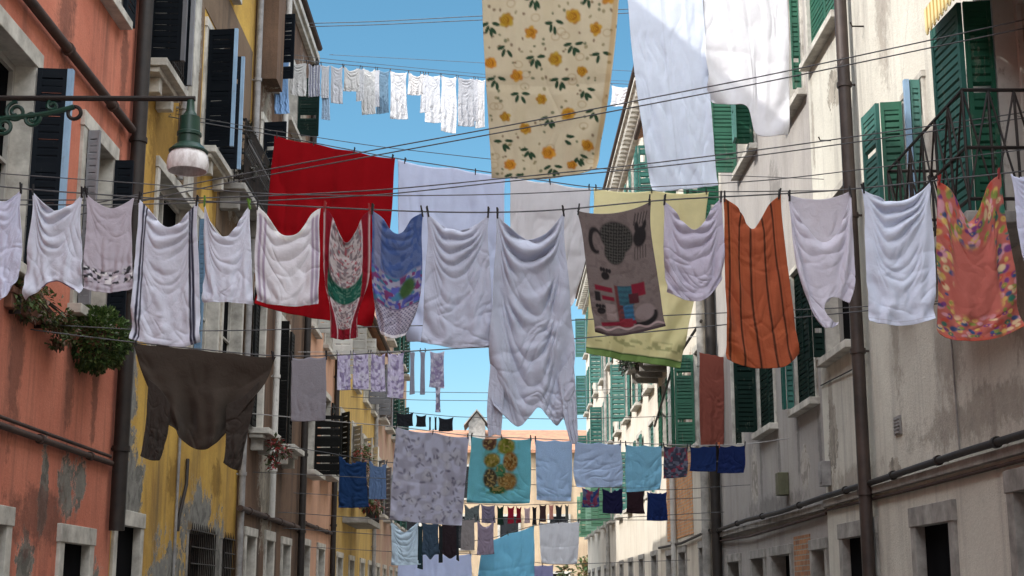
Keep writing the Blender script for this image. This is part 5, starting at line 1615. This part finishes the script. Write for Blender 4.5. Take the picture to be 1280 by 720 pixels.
# ---- high far line of whites
D8 = 25.6
FARL = [(328, 69), (400, 78), (500, 87), (605, 97), (700, 101), (800, 106)]
def far_y(x):
    return float(np.interp(x, [p[0] for p in FARL], [p[1] for p in FARL]))
for (x0, x1, yb, col, nm, lab, pf) in (
        (344, 361, 140, (0.25, 0.42, 0.7), 'towel', 'light blue towel at the left end of the high white laundry line', None),
        (363, 383, 118, (0.72, 0.70, 0.68), 'shirt', 'white shirt right of the light blue towel on the high line', None),
        (386, 401, 119, (0.6, 0.6, 0.66), 'shirt', 'white shirt with navy stripes on the high line', p_hstripe),
        (403, 412, 148, (0.3, 0.4, 0.52), 'scarf', 'narrow blue grey scarf hanging low from the high line', None),
        (414, 428, 129, (0.7, 0.7, 0.74), 'top', 'white top with a strap between the blue grey scarf and a short towel', None),
        (430, 450, 113, (0.76, 0.74, 0.72), 'briefs', 'short white briefs left of centre on the high line', None),
        (453, 469, 141, (0.72, 0.71, 0.70), 'shirt', 'long white shirt left of the blue grey trousers on the high line', None),
        (472, 486, 140, (0.14, 0.22, 0.3), 'trousers', 'blue grey trousers in the middle of the high line', None),
        (488, 508, 148, (0.76, 0.75, 0.77), 'shirt', 'long white shirt right of the blue grey trousers on the high line', None),
        (511, 529, 118, (0.74, 0.71, 0.7), 'briefs', 'short white briefs right of centre on the high line', None),
        (532, 550, 152, (0.75, 0.75, 0.78), 'tablecloth', 'white tablecloth on the high line left of a longer one', None),
        (552, 570, 165, (0.77, 0.77, 0.8), 'tablecloth', 'longest white tablecloth on the high line', None),
        (573, 592, 158, (0.5, 0.5, 0.53), 'shirt', 'greyish draped shirt on the high line near the rose print sheet', None),
        (595, 606, 160, (0.74, 0.73, 0.74), 'shirt', 'white shirt on the high line touching the rose print sheet', None),
        (402, 411, 122, (0.7, 0.7, 0.73), 'sock', 'narrow white sock behind the blue grey scarf on the high line', None),
        (446, 455, 126, (0.7, 0.7, 0.72), 'sock', 'white sock between short white briefs and a long white shirt on the high line', None),
        (468, 474, 132, (0.66, 0.66, 0.7), 'sock', 'white sock touching the blue grey trousers on the high line', None),
        (526, 535, 140, (0.72, 0.72, 0.76), 'sock', 'white sock left of the white tablecloth on the high line', None),
        (588, 597, 150, (0.6, 0.6, 0.64), 'sock', 'grey white sock between two shirts near the rose print sheet', None),
        (765, 788, 132, (0.75, 0.77, 0.8), 'cloth', 'white cloth on the high line between the rose print sheet and the long white sheet', None)):
    x0, x1 = x0 - .8, x1 + .8
    dd = D8 + (x0 - 342) / 262 * 11
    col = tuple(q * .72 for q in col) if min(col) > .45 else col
    quadi(nm, nm, lab, ' '.join(lab.replace(' on the high line', '').replace('at the left end of the high white laundry line', 'of the high line').split()[:9]), dd, x0, x1, far_y(x0) + 2, yb, col, yt1=far_y(x1) + 2, paint=pf, hs=.09, vs=.03, res=2, vf=1.2)
quadi('cloth', 'cloth', 'pale cream cloth hanging from the wall below the light blue towel on the high line', None, 29.3, 347, 360, 138, 172, (0.55, 0.45, 0.3), peg=False, hs=.1)
# rust coloured blanket over a pole by the green shutters
item('blanket', 'blanket', 'rust red blanket hanging from the grey house between green shutters', None, 27.6, [(874, 440), (874, 500), (876, 556)], [(905, 446), (905, 500), (905, 556)], None, None, (0.19, 0.055, 0.04), hs=.05, res=2, peg=False, pins=(0, .33, .66, 1), mat='towel')


# ---- cloth solver (positions only, all pieces together) ---------------------
def simulate():
    N = len(ITEMS)
    P = np.zeros((N, NT, NS, 3), np.float32)
    Wt = np.ones((N, NT, NS, 1), np.float32)
    lh = np.zeros((N, NT, NS - 1), np.float32)
    lv = np.zeros((N, NT - 1, NS), np.float32)
    for i, it in enumerate(ITEMS):
        g = coons(it['L'], it['R'], it['T'], it['B'], NT, NS)
        it['px'] = g
        p = PYn(g, it['d'] + it['dy'])
        P[i] = p
        flat = p.copy()
        lh[i] = np.linalg.norm(np.diff(flat, axis=1), axis=-1) * (1 + it['hs'] * (.25 + .75 * sm(np.linspace(0, 1, NT), 0, .3)))[:, None]
        lv[i] = np.linalg.norm(np.diff(flat, axis=0), axis=-1) * (1 + it['vs'])
        w = np.linalg.norm(flat[0, -1] - flat[0, 0])
        h = np.linalg.norm(flat[-1, 0] - flat[0, 0])
        r = np.random.default_rng(100 + i)
        S, T = np.meshgrid(np.linspace(0, 1, NS), np.linspace(0, 1, NT))
        nz = np.zeros((NT, NS))
        for k in range(3):
            fr_ = r.uniform(1.2, 3.6)
            nz += np.sin(2 * np.pi * (fr_ * S + r.uniform(-.8, .8) * T) + r.uniform(0, 6.3)) / (1 + k)
        sag = 4 * S * (1 - S)
        nz += 1.3 * np.sin(2 * np.pi * (r.uniform(2.0, 3.2) * T * h / max(w, .1) * .6 - 0.8 * sag) + r.uniform(0, 6)) * (1 - T) * sag
        nz *= (0.15 + np.minimum(1, T * 6))
        P[i, ..., 1] += nz * 0.02 * w * it['fold'] / .5 * min(1, .5 / max(w, .5) + .3)
        if it['pins'] == 'all':
            Wt[i, 0, :] = 0
        else:
            for s in it['pins']:
                Wt[i, 0, int(round(s * (NS - 1)))] = 0
    ld = np.sqrt((lh[:, :-1] ** 2 + lh[:, 1:] ** 2) / 2 + ((lv[:, :, :-1] + lv[:, :, 1:]) / 2) ** 2)
    tx = P[..., [0, 2]].copy()
    ek = np.array([it['edge'] for it in ITEMS], np.float32)[:, None, None]
    V = np.zeros_like(P)
    eps = 1e-9

    def con(A, B, wa, wb, rest, k):
        d = B - A
        L = np.sqrt((d * d).sum(-1, keepdims=True)) + eps
        c = d * (k * (L - rest[..., None]) / (L * (wa + wb + eps)))
        A += wa * c
        B -= wb * c

    h2 = lh[:, :, :-2 + 1 or None]
    rest_h3 = (lh[:, :, :-2] + lh[:, :, 1:-1] + lh[:, :, 2:])
    rest_v3 = (lv[:, :-2] + lv[:, 1:-1] + lv[:, 2:])
    wy = np.array([it['fold'] for it in ITEMS], np.float32)[:, None, None]
    for step in range(110):
        V *= 0.9
        Q = P.copy()
        P += V * (Wt > 0)
        P[..., 2] -= 0.0028 * Wt[..., 0]
        for itn in range(9):
            con(P[:, :, 0:-1:2], P[:, :, 1::2], Wt[:, :, 0:-1:2], Wt[:, :, 1::2], lh[:, :, 0::2], 1.0)
            con(P[:, :, 1:-1:2], P[:, :, 2::2], Wt[:, :, 1:-1:2], Wt[:, :, 2::2], lh[:, :, 1::2], 1.0)
            con(P[:, 0:-1:2], P[:, 1::2], Wt[:, 0:-1:2], Wt[:, 1::2], lv[:, 0::2], 1.0)
            con(P[:, 1:-1:2], P[:, 2::2], Wt[:, 1:-1:2], Wt[:, 2::2], lv[:, 1::2], 1.0)
            if itn % 3 == 0:
                for o in (0, 1):
                    a, b = P[:, o:-1:2, :-1], P[:, o + 1::2, 1:]
                    con(a, b, Wt[:, o:-1:2, :-1], Wt[:, o + 1::2, 1:], ld[:, o::2], 0.25)
                    a, b = P[:, o:-1:2, 1:], P[:, o + 1::2, :-1]
                    con(a, b, Wt[:, o:-1:2, 1:], Wt[:, o + 1::2, :-1], ld[:, o::2], 0.25)
                # bending: keep pieces three apart from folding sharply (Jacobi)
                d = P[:, :, 3:] - P[:, :, :-3]
                L = np.sqrt((d * d).sum(-1, keepdims=True)) + eps
                c = d * (0.06 * np.minimum(0, L - rest_h3[..., None] * .97) / L)
                P[:, :, :-3] += c * Wt[:, :, :-3]
                P[:, :, 3:] -= c * Wt[:, :, 3:]
                d = P[:, 3:] - P[:, :-3]
                L = np.sqrt((d * d).sum(-1, keepdims=True)) + eps
                c = d * (0.06 * np.minimum(0, L - rest_v3[..., None] * .97) / L)
                P[:, :-3] += c * Wt[:, :-3]
                P[:, 3:] -= c * Wt[:, 3:]
                for col in (0, NS - 1):
                    q = P[:, :, col]
                    q[..., 0] += (tx[:, :, col, 0] - q[..., 0]) * ek[..., 0] * 1.6
                    q[..., 2] += (tx[:, :, col, 1] - q[..., 2]) * ek[..., 0] * .5
                y0 = np.array([it['d'] + it['dy'] for it in ITEMS], np.float32)[:, None, None]
                P[..., 1] += (y0 - P[..., 1]) * 0.012
        V = P - Q
    return P


def add_swags(i, it, X, tgt, S, T):
    """swags between the pegs, folds fanning from them and creases, pressed into the cloth towards or away from the street"""
    r = np.random.default_rng(500 + i)
    ns = S.shape[1]
    w = np.linalg.norm(tgt[0, -1] - tgt[0, 0])
    h = np.linalg.norm(tgt[-1, ns // 2] - tgt[0, ns // 2])
    wn = vnoise(S * 3 + i, T * 3 * h / w + i, 900 + i) - .5
    wf = vnoise(S * 7 + i, T * 8 * h / w + i, 950 + i) - .5
    sw = it['swag']
    a, b = tgt[0, 0], tgt[0, -1]
    da, db = np.linalg.norm(tgt - a, axis=-1), np.linalg.norm(tgt - b, axis=-1)
    if sw > 0:
        zl = a[2] * (1 - S) + b[2] * S
        zd = np.maximum(0, zl - tgt[..., 2]) / w
        par = np.clip(4 * S * (1 - S), .04, 1)
        c0 = 1 + .35 * r.uniform(-1, 1) * (S - .5)
        q = zd / par ** .8 * c0
        lam = r.uniform(.15, .2) * it['lam']
        u = (q + .17 * wn + .035 * wf) ** .8
        ph = np.pi * u / lam + r.uniform(0, 3)
        f = np.abs(np.sin(ph)) ** .8 * 2 - 1.15
        f += .25 * np.sin(ph * .53 + 1)
        near = np.minimum(1, np.minimum(da, db) / (.35 * w)) ** 1.2
        fade = np.exp(-np.maximum(0, q - .22) * 2.0 * it['fall']) * sm(zd, .0, .1) * sm(vnoise(S * 2.2 + i * 3, T * 4 * h / w + 2 * i, 990 + i), .12, .6)
        side = .1 + .9 * sm(np.minimum(S, 1 - S), .05, .28)
        X[..., 1] -= sw * .052 * min(w, .7) / .5 * f * near * fade * side * (.75 + .8 * (wn + .3))
        for c in (a, b):
            d = tgt - c
            ang = np.arctan2(np.abs(d[..., 0]), -d[..., 2] + 1e-4)
            dist = np.linalg.norm(d, axis=-1)
            X[..., 1] += sw * .012 * np.sin(ang * r.uniform(9, 14) + r.uniform(0, 6) + wn) * sm(dist, .02, .15) * np.exp(-dist / (.6 * w)) * np.exp(-ang * 1.2)
    n = r.uniform(1.6, 3.2)
    x1 = S + .16 * wn + r.uniform(-.12, .12) * T
    fs = np.sin(2 * np.pi * n * x1 + r.uniform(0, 6.28)) + .55 * np.sin(2 * np.pi * 2.1 * n * (x1 + .04 * wf) + r.uniform(0, 6))
    X[..., 1] += it['vf'] * .012 * min(w, 1.2) / .5 * fs * sm(T, .1, .8)
    # slanting creases: long thin ridges in two or three directions, never cells
    asp = h / w
    for k in range(4):
        an = r.uniform(.2, 1.3) * (1 if k % 2 else -1) if it['mat'] != 'sheet' else r.uniform(1.2, 1.9)
        a1 = S * math.cos(an) + T * asp * math.sin(an)
        a2 = -S * math.sin(an) + T * asp * math.cos(an)
        f = 1 - np.abs(2 * vnoise(a2 * r.uniform(5, 9) + 1.5 * wn + 31 * k, a1 * 1.3 + 17 * k, 700 + i * 7 + k) - 1)
        amp = vnoise(S * 2.5 + k * 5, T * 2.5 * asp + k * 3, 800 + i * 5 + k)
        X[..., 1] += it['fold'] * min(w, .7) / .5 * .012 * f ** 4 * sm(amp, .4, .8) * sm(T, .03, .25)
    if it['mat'] == 'sheet':
        # folding creases left from the cupboard
        for c in (.25, .5, .75):
            X[..., 1] += .006 * w * np.maximum(0, 1 - np.abs(S - c + .01 * wn) / .045) * (1 if c == .5 else -1)
        for c in (.5,):
            X[..., 1] += .006 * w * np.maximum(0, 1 - np.abs(T - c + .01 * wn) / .045)


def up_matrix(n, m):
    """cubic B-spline-ish (Catmull-Rom) upsampling matrix n -> m"""
    Mx = np.zeros((m, n))
    for k in range(m):
        x = k * (n - 1) / (m - 1)
        i = min(int(x), n - 2)
        t = x - i
        w = [-.5 * t + t * t - .5 * t ** 3, 1 - 2.5 * t * t + 1.5 * t ** 3, .5 * t + 2 * t * t - 1.5 * t ** 3, -.5 * t * t + .5 * t ** 3]
        for q, a in enumerate(w):
            Mx[k, min(max(i - 1 + q, 0), n - 1)] += a
    return Mx


def make_cloth():
    P = simulate().astype(np.float64)
    # relax grid-scale crumple a little
    for _ in range(2):
        for ax in (1, 2):
            a = np.moveaxis(P, ax, 0)
            b = a.copy()
            b[1:-1] = a[1:-1] * .5 + (a[:-2] + a[2:]) * .25
            a[:] = b
    for i, it in enumerate(ITEMS):
        tgt = PYn(it['px'], it['d'] + it['dy'])
        tt = np.linspace(0, 1, NT)[:, None]
        # hang the hem and the top edge where the photo has them
        for a in (0, 2):
            P[i][..., a] += (tgt[-1, :, a] - P[i][-1, :, a])[None] * tt ** 1.4 * (.9 if a == 2 else .8)
            P[i][..., a] += (tgt[0, :, a] - P[i][0, :, a])[None] * (1 - tt) ** 3 * .75
        k = {1: (44, 34), 2: (90, 70), 3: (110, 84), 4: (150, 112), 6: (190, 140)}[it['res']]
        Mt, Ms = up_matrix(NT, k[0]), up_matrix(NS, k[1])
        X = np.einsum('ab,bcd->acd', Mt, P[i])
        X = np.einsum('ab,cbd->cad', Ms, X)
        px = np.einsum('ab,bcd->acd', Mt, it['px'])
        px = np.einsum('ab,cbd->cad', Ms, px)
        nt, ns = k
        S, T = np.meshgrid(np.linspace(0, 1, ns), np.linspace(0, 1, nt))
        w = np.linalg.norm(it['px'][0, -1] - it['px'][0, 0]) * it['d'] / F
        add_swags(i, it, X, PYn(px, it['d'] + it['dy']), S, T)
        # fine wrinkles
        X[..., 1] += 0.0045 * it['fold'] * (vnoise(S * 9 + T * 3, T * 11, i) - .5) * np.minimum(1, w / .3)
        c = np.ones((nt, ns, 3)) * np.array(it['col'])
        if it['paint']:
            it['paint'](px[..., 0], px[..., 1], S, T, c)
        off = np.array([it['d']] * 0 or [0, 0, 0], float)
        if it['parent'] is not None:
            org = Vector(it['parent']['obj'].location)
        else:
            q = PY((it['L'][0][0] + it['R'][0][0]) / 2, (it['L'][0][1] + it['R'][0][1]) / 2, it['d'])
            org = q
        verts = (X - np.array(org)).reshape(-1, 3)
        idx = np.arange(nt * ns).reshape(nt, ns)
        quads = np.stack([idx[:-1, :-1], idx[1:, :-1], idx[1:, 1:], idx[:-1, 1:]], -1).reshape(-1, 4)
        if it['hole']:
            cx = (px[:-1, :-1] + px[1:, 1:]) / 2
            m = ~it['hole'](cx[..., 0], cx[..., 1]).reshape(-1)
            quads = quads[m]
        me = bpy.data.meshes.new(it['name'])
        me.from_pydata(verts.tolist(), [], quads.tolist())
        at = me.color_attributes.new('Col', 'FLOAT_COLOR', 'POINT')
        arr = np.ones((nt * ns, 4), np.float32)
        arr[:, :3] = c.reshape(-1, 3)
        at.data.foreach_set('color', arr.ravel())
        me.polygons.foreach_set('use_smooth', [True] * len(me.polygons))
        me.materials.append(M[it['mat']])
        me.update()
        o = bpy.data.objects.new(it['name'], me)
        COL.objects.link(o)
        md = o.modifiers.new('thickness', 'SOLIDIFY')
        md.thickness = 0.004
        md.offset = 0
        it['obj'] = o
        if it['parent'] is not None:
            o.parent = it['parent']['obj']
        else:
            o.location = org
            tag(o, it['label'], it['cat'], it['group'])
            if it['peg'] and it['short']:
                n = len(it['pegs'])
                for j, s in enumerate(it['pegs']):
                    s2 = min(max(s, .03), .97)
                    f = s2 * (ns - 1)
                    pt = X[0, int(round(f))]
                    where = {1: ('middle',), 2: ('left corner', 'right corner'), 3: ('left corner', 'middle', 'right corner'), 4: ('left corner', 'left middle', 'right middle', 'right corner')}[n][j]
                    add_peg(pt, it['d'], it['peg_mat'] if (j == 0 or it['peg_mat'] != 'peg_orange') else 'peg_dark', it['short'], where)


PEG_ME = {}
def add_peg(pt, d, mat, short, where):
    key = (mat)
    if key not in PEG_ME:
        mb = MB()
        for sgn in (-1, 1):
            mb.obox((-.006, sgn * .0045 - .004, -.042), (.012, 0, 0), (0, .008, 0), (0, sgn * .006, .045))
            mb.obox((-.006, sgn * .0105 - .004, .003), (.012, 0, 0), (0, .008, 0), (0, sgn * .007, .038))
        mb.tube([(-.009, 0, .004), (.009, 0, .004)], .006, 8)
        o = mb.build('clothes_peg', M[mat])
        PEG_ME[key] = o
        first = True
    else:
        o = PEG_ME[key].copy()
        COL.objects.link(o)
        first = False
    o.location = (pt[0], pt[1], pt[2] + .012)
    o.rotation_euler = (0, random.uniform(-.2, .2), random.uniform(-.3, .3))
    tag(o, '%s peg on %s of %s' % ({'peg_dark': 'dark', 'peg_red': 'dark red', 'peg_green': 'light green', 'peg_orange': 'orange', 'peg_wood': 'wooden'}[mat], where, short), 'clothes peg', 'clothes pegs holding the laundry')


make_cloth()


# ---- washing lines ---------------------------------------------------------
def line(label, pts, d, r=0.005, mat='wire', smooth=True):
    """pts: photo measurements along the rope; d: one distance or (left, right)"""
    d0, d1 = d if isinstance(d, tuple) else (d, d)
    p = np.array(pts, float)
    u = np.linspace(p[0, 0], p[-1, 0], 60)
    v = np.interp(u, p[:, 0], p[:, 1])
    if smooth:
        for _ in range(4):
            v[1:-1] = (v[:-2] + v[1:-1] * 2 + v[2:]) / 4
    P = [PY(a, b, d0 + (d1 - d0) * (a - u[0]) / (u[-1] - u[0])) for a, b in zip(u, v)]
    # carry the ends on to the house walls
    P[0].x = -W - .02 if P[0].x < -W * .8 else P[0].x
    P[-1].x = W + .02 if P[-1].x > W * .8 else P[-1].x
    mb = MB()
    org = P[len(P) // 2]
    mb.tube([q - org for q in P], r, 6)
    o = mb.build('washing_line', M[mat], smooth=True)
    o.location = org
    return tag(o, label, 'washing line', 'washing lines across the street')


def span(d, ul, vl, ur, vr, mid=()):
    return [(640 + (-(W) * F / d) - 15, vl)] + list(mid) + [(625 + W * F / d, vr)]


line('near washing line carrying the front row of shirts and the cat print towel', MAIN, D0, .0055)
line('thin return line just above the front row of shirts', [(-140, 206), (0, 217), (200, 231), (330, 243), (490, 245), (640, 243), (960, 226), (1280, 187), (1370, 176)], D0 + .25, .004)
line('upper line of the pair rising right across the rose print sheet', [(8, 276), (290, 220), (640, 156), (960, 94), (1330, 14)], (12.6, 11), .0055)
line('lower line of the pair rising right across the rose print sheet', [(8, 288), (290, 227), (640, 163), (960, 102), (1330, 25)], (12.6, 11), .0055)
line('upper line of the pair passing the lower edge of the rose print sheet', [(-54, 250), (160, 250), (337, 245), (487, 237), (640, 222), (800, 206), (960, 186), (1173, 156), (1304, 137)], 11.4, .005)
line('lower line of the pair passing the lower edge of the rose print sheet', [(-54, 256), (160, 256), (337, 251), (487, 243), (640, 226), (800, 211), (960, 193), (1173, 163), (1304, 144)], 11.5, .005)
line('line holding the red sheet, two pale sheets and the yellow cloth', SHEETL, D1, .007)
line('thin line above the red sheet', [(195, 138), (320, 160), (470, 183), (613, 199), (800, 215), (1055, 225)], D1 + .4, .005)
line('line above the frame holding the rose print sheet', [(72, -40), (600, -27), (777, -27), (1178, -50)], 14.0, .006)
line('line above the frame holding the two high white sheets', [(141, -10), (781, -23), (985, -29), (1109, -34)], 16.0, .006)
line('line holding the dark brown sweater and the grey cloth', [(30, 411), (166, 428), (345, 446), (410, 445), (600, 434), (713, 424), (905, 406), (1220, 375)], D2, .0055)
line('return line above the dark brown sweater', [(30, 404), (200, 414), (320, 413), (410, 410), (640, 404), (860, 393), (1095, 383), (1220, 372)], D2 + .3, .005)
line('line of the middle row from grey flowered sheet to navy shorts', [(265, 512), (420, 527), (494, 533), (587, 545), (665, 548), (777, 553), (862, 557), (932, 556), (985, 548)], D3, .007, 'wire_pale')
line('line holding the two pairs of jeans', [(327, 553), (423, 568), (459, 575), (484, 578), (600, 586), (720, 588), (922, 575)], 26, .007)
line('line holding the dark lower row', [(315, 590), (560, 602), (727, 608), (780, 610), (834, 613), (935, 606)], 25, .006)
line('line holding the sock row', [(367, 616), (580, 629), (640, 632), (711, 629), (883, 622)], 30, .007)
line('line holding the ice blue shirt and the T-shirts near the bottom', [(349, 640), (488, 650), (552, 652), (618, 648), (725, 650), (901, 640)], D5, .007)
line('line holding the bright blue sheet and the white pillowcase', [(354, 660), (602, 677), (668, 656), (725, 650), (896, 650)], D5 + .6, .007)
line('lowest line holding the lilac and violet sheets', [(390, 684), (497, 690), (590, 692), (692, 706), (860, 700)], D6, .007)
line('far line holding the lilac patterned shirts', [(367, 440), (421, 440), (505, 439), (557, 436), (620, 434), (883, 420)], D7, .007, 'wire_pale')
line('line holding the short black row', [(397, 508), (495, 514), (567, 521), (700, 524), (853, 520)], 34, .008)
line('high far line holding the white laundry', FARL, (25, 44.4), .009)
line('thin return line above the high white laundry', [(331, 64), (410, 74), (500, 83), (605, 93), (797, 102)], (25.2, 44.4), .006)
line('upper of two lines high in the blue sky', [(360, 30), (470, 27), (600, 20), (900, 6)], 29, .009)
line('lower of two lines high in the blue sky', [(360, 34), (470, 31), (600, 25), (900, 11)], 29, .009)
line('thin slack line in the sky above the white laundry', [(404, 68), (480, 72), (556, 76), (846, 92)], 35, .006)
line('upper of two faint lines low in the sky', [(438, 487), (520, 490), (610, 491), (812, 486)], 41, .009)
line('lower of two faint lines low in the sky', [(438, 496), (520, 500), (610, 501), (812, 495)], 41, .009)
# ------------------------------------------------------------------ light
SUN = Vector((1.0, 0.5, -0.867)).normalized()
sd = bpy.data.lights.new('sun', 'SUN')
sd.energy = 3.1
sd.angle = math.radians(0.5)
sd.color = (1.0, 0.96, 0.89)
so = bpy.data.objects.new('sun', sd)
COL.objects.link(so)
so.rotation_euler = SUN.to_track_quat('-Z', 'Y').to_euler()
so.location = (-20, -10, 30)
world = bpy.data.worlds.new('World')
scene.world = world
world.use_nodes = True
nt = world.node_tree
bg = nt.nodes['Background']
sky = nt.nodes.new('ShaderNodeTexSky')
sky.sky_type = 'NISHITA'
sky.sun_disc = False
sky.sun_elevation = math.asin(-SUN.z)
sky.sun_rotation = math.atan2(-SUN.x, -SUN.y)
sky.air_density = 0.8
sky.dust_density = 1.3
sky.ozone_density = 1.0
# bright cloud added out of view, overhead and behind, to lift the shaded street
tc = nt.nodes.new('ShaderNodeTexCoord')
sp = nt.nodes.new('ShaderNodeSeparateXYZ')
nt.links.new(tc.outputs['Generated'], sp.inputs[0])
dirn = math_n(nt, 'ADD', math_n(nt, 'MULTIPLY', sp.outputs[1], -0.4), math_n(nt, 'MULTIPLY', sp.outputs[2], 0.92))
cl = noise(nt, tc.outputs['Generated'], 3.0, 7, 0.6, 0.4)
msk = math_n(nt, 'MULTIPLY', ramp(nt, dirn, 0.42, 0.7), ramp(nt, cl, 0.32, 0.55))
FILL_CLOUD = 25.0
hs = nt.nodes.new('ShaderNodeHueSaturation')
hs.inputs['Saturation'].default_value = 1.22
hs.inputs['Hue'].default_value = 0.475
hs.inputs['Value'].default_value = 0.95
nt.links.new(sky.outputs[0], hs.inputs['Color'])
nt.links.new(mixc(nt, msk, hs.outputs[0], (FILL_CLOUD * 0.93, FILL_CLOUD * 0.96, FILL_CLOUD)), bg.inputs[0])
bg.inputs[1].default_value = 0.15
scene.view_settings.view_transform = 'Standard'
scene.view_settings.look = 'None'
scene.view_settings.gamma = 1.0
scene.view_settings.exposure = 0.6
scene.view_settings.use_curve_mapping = False
scene.cycles.max_bounces = 8
scene.cycles.use_denoising = True
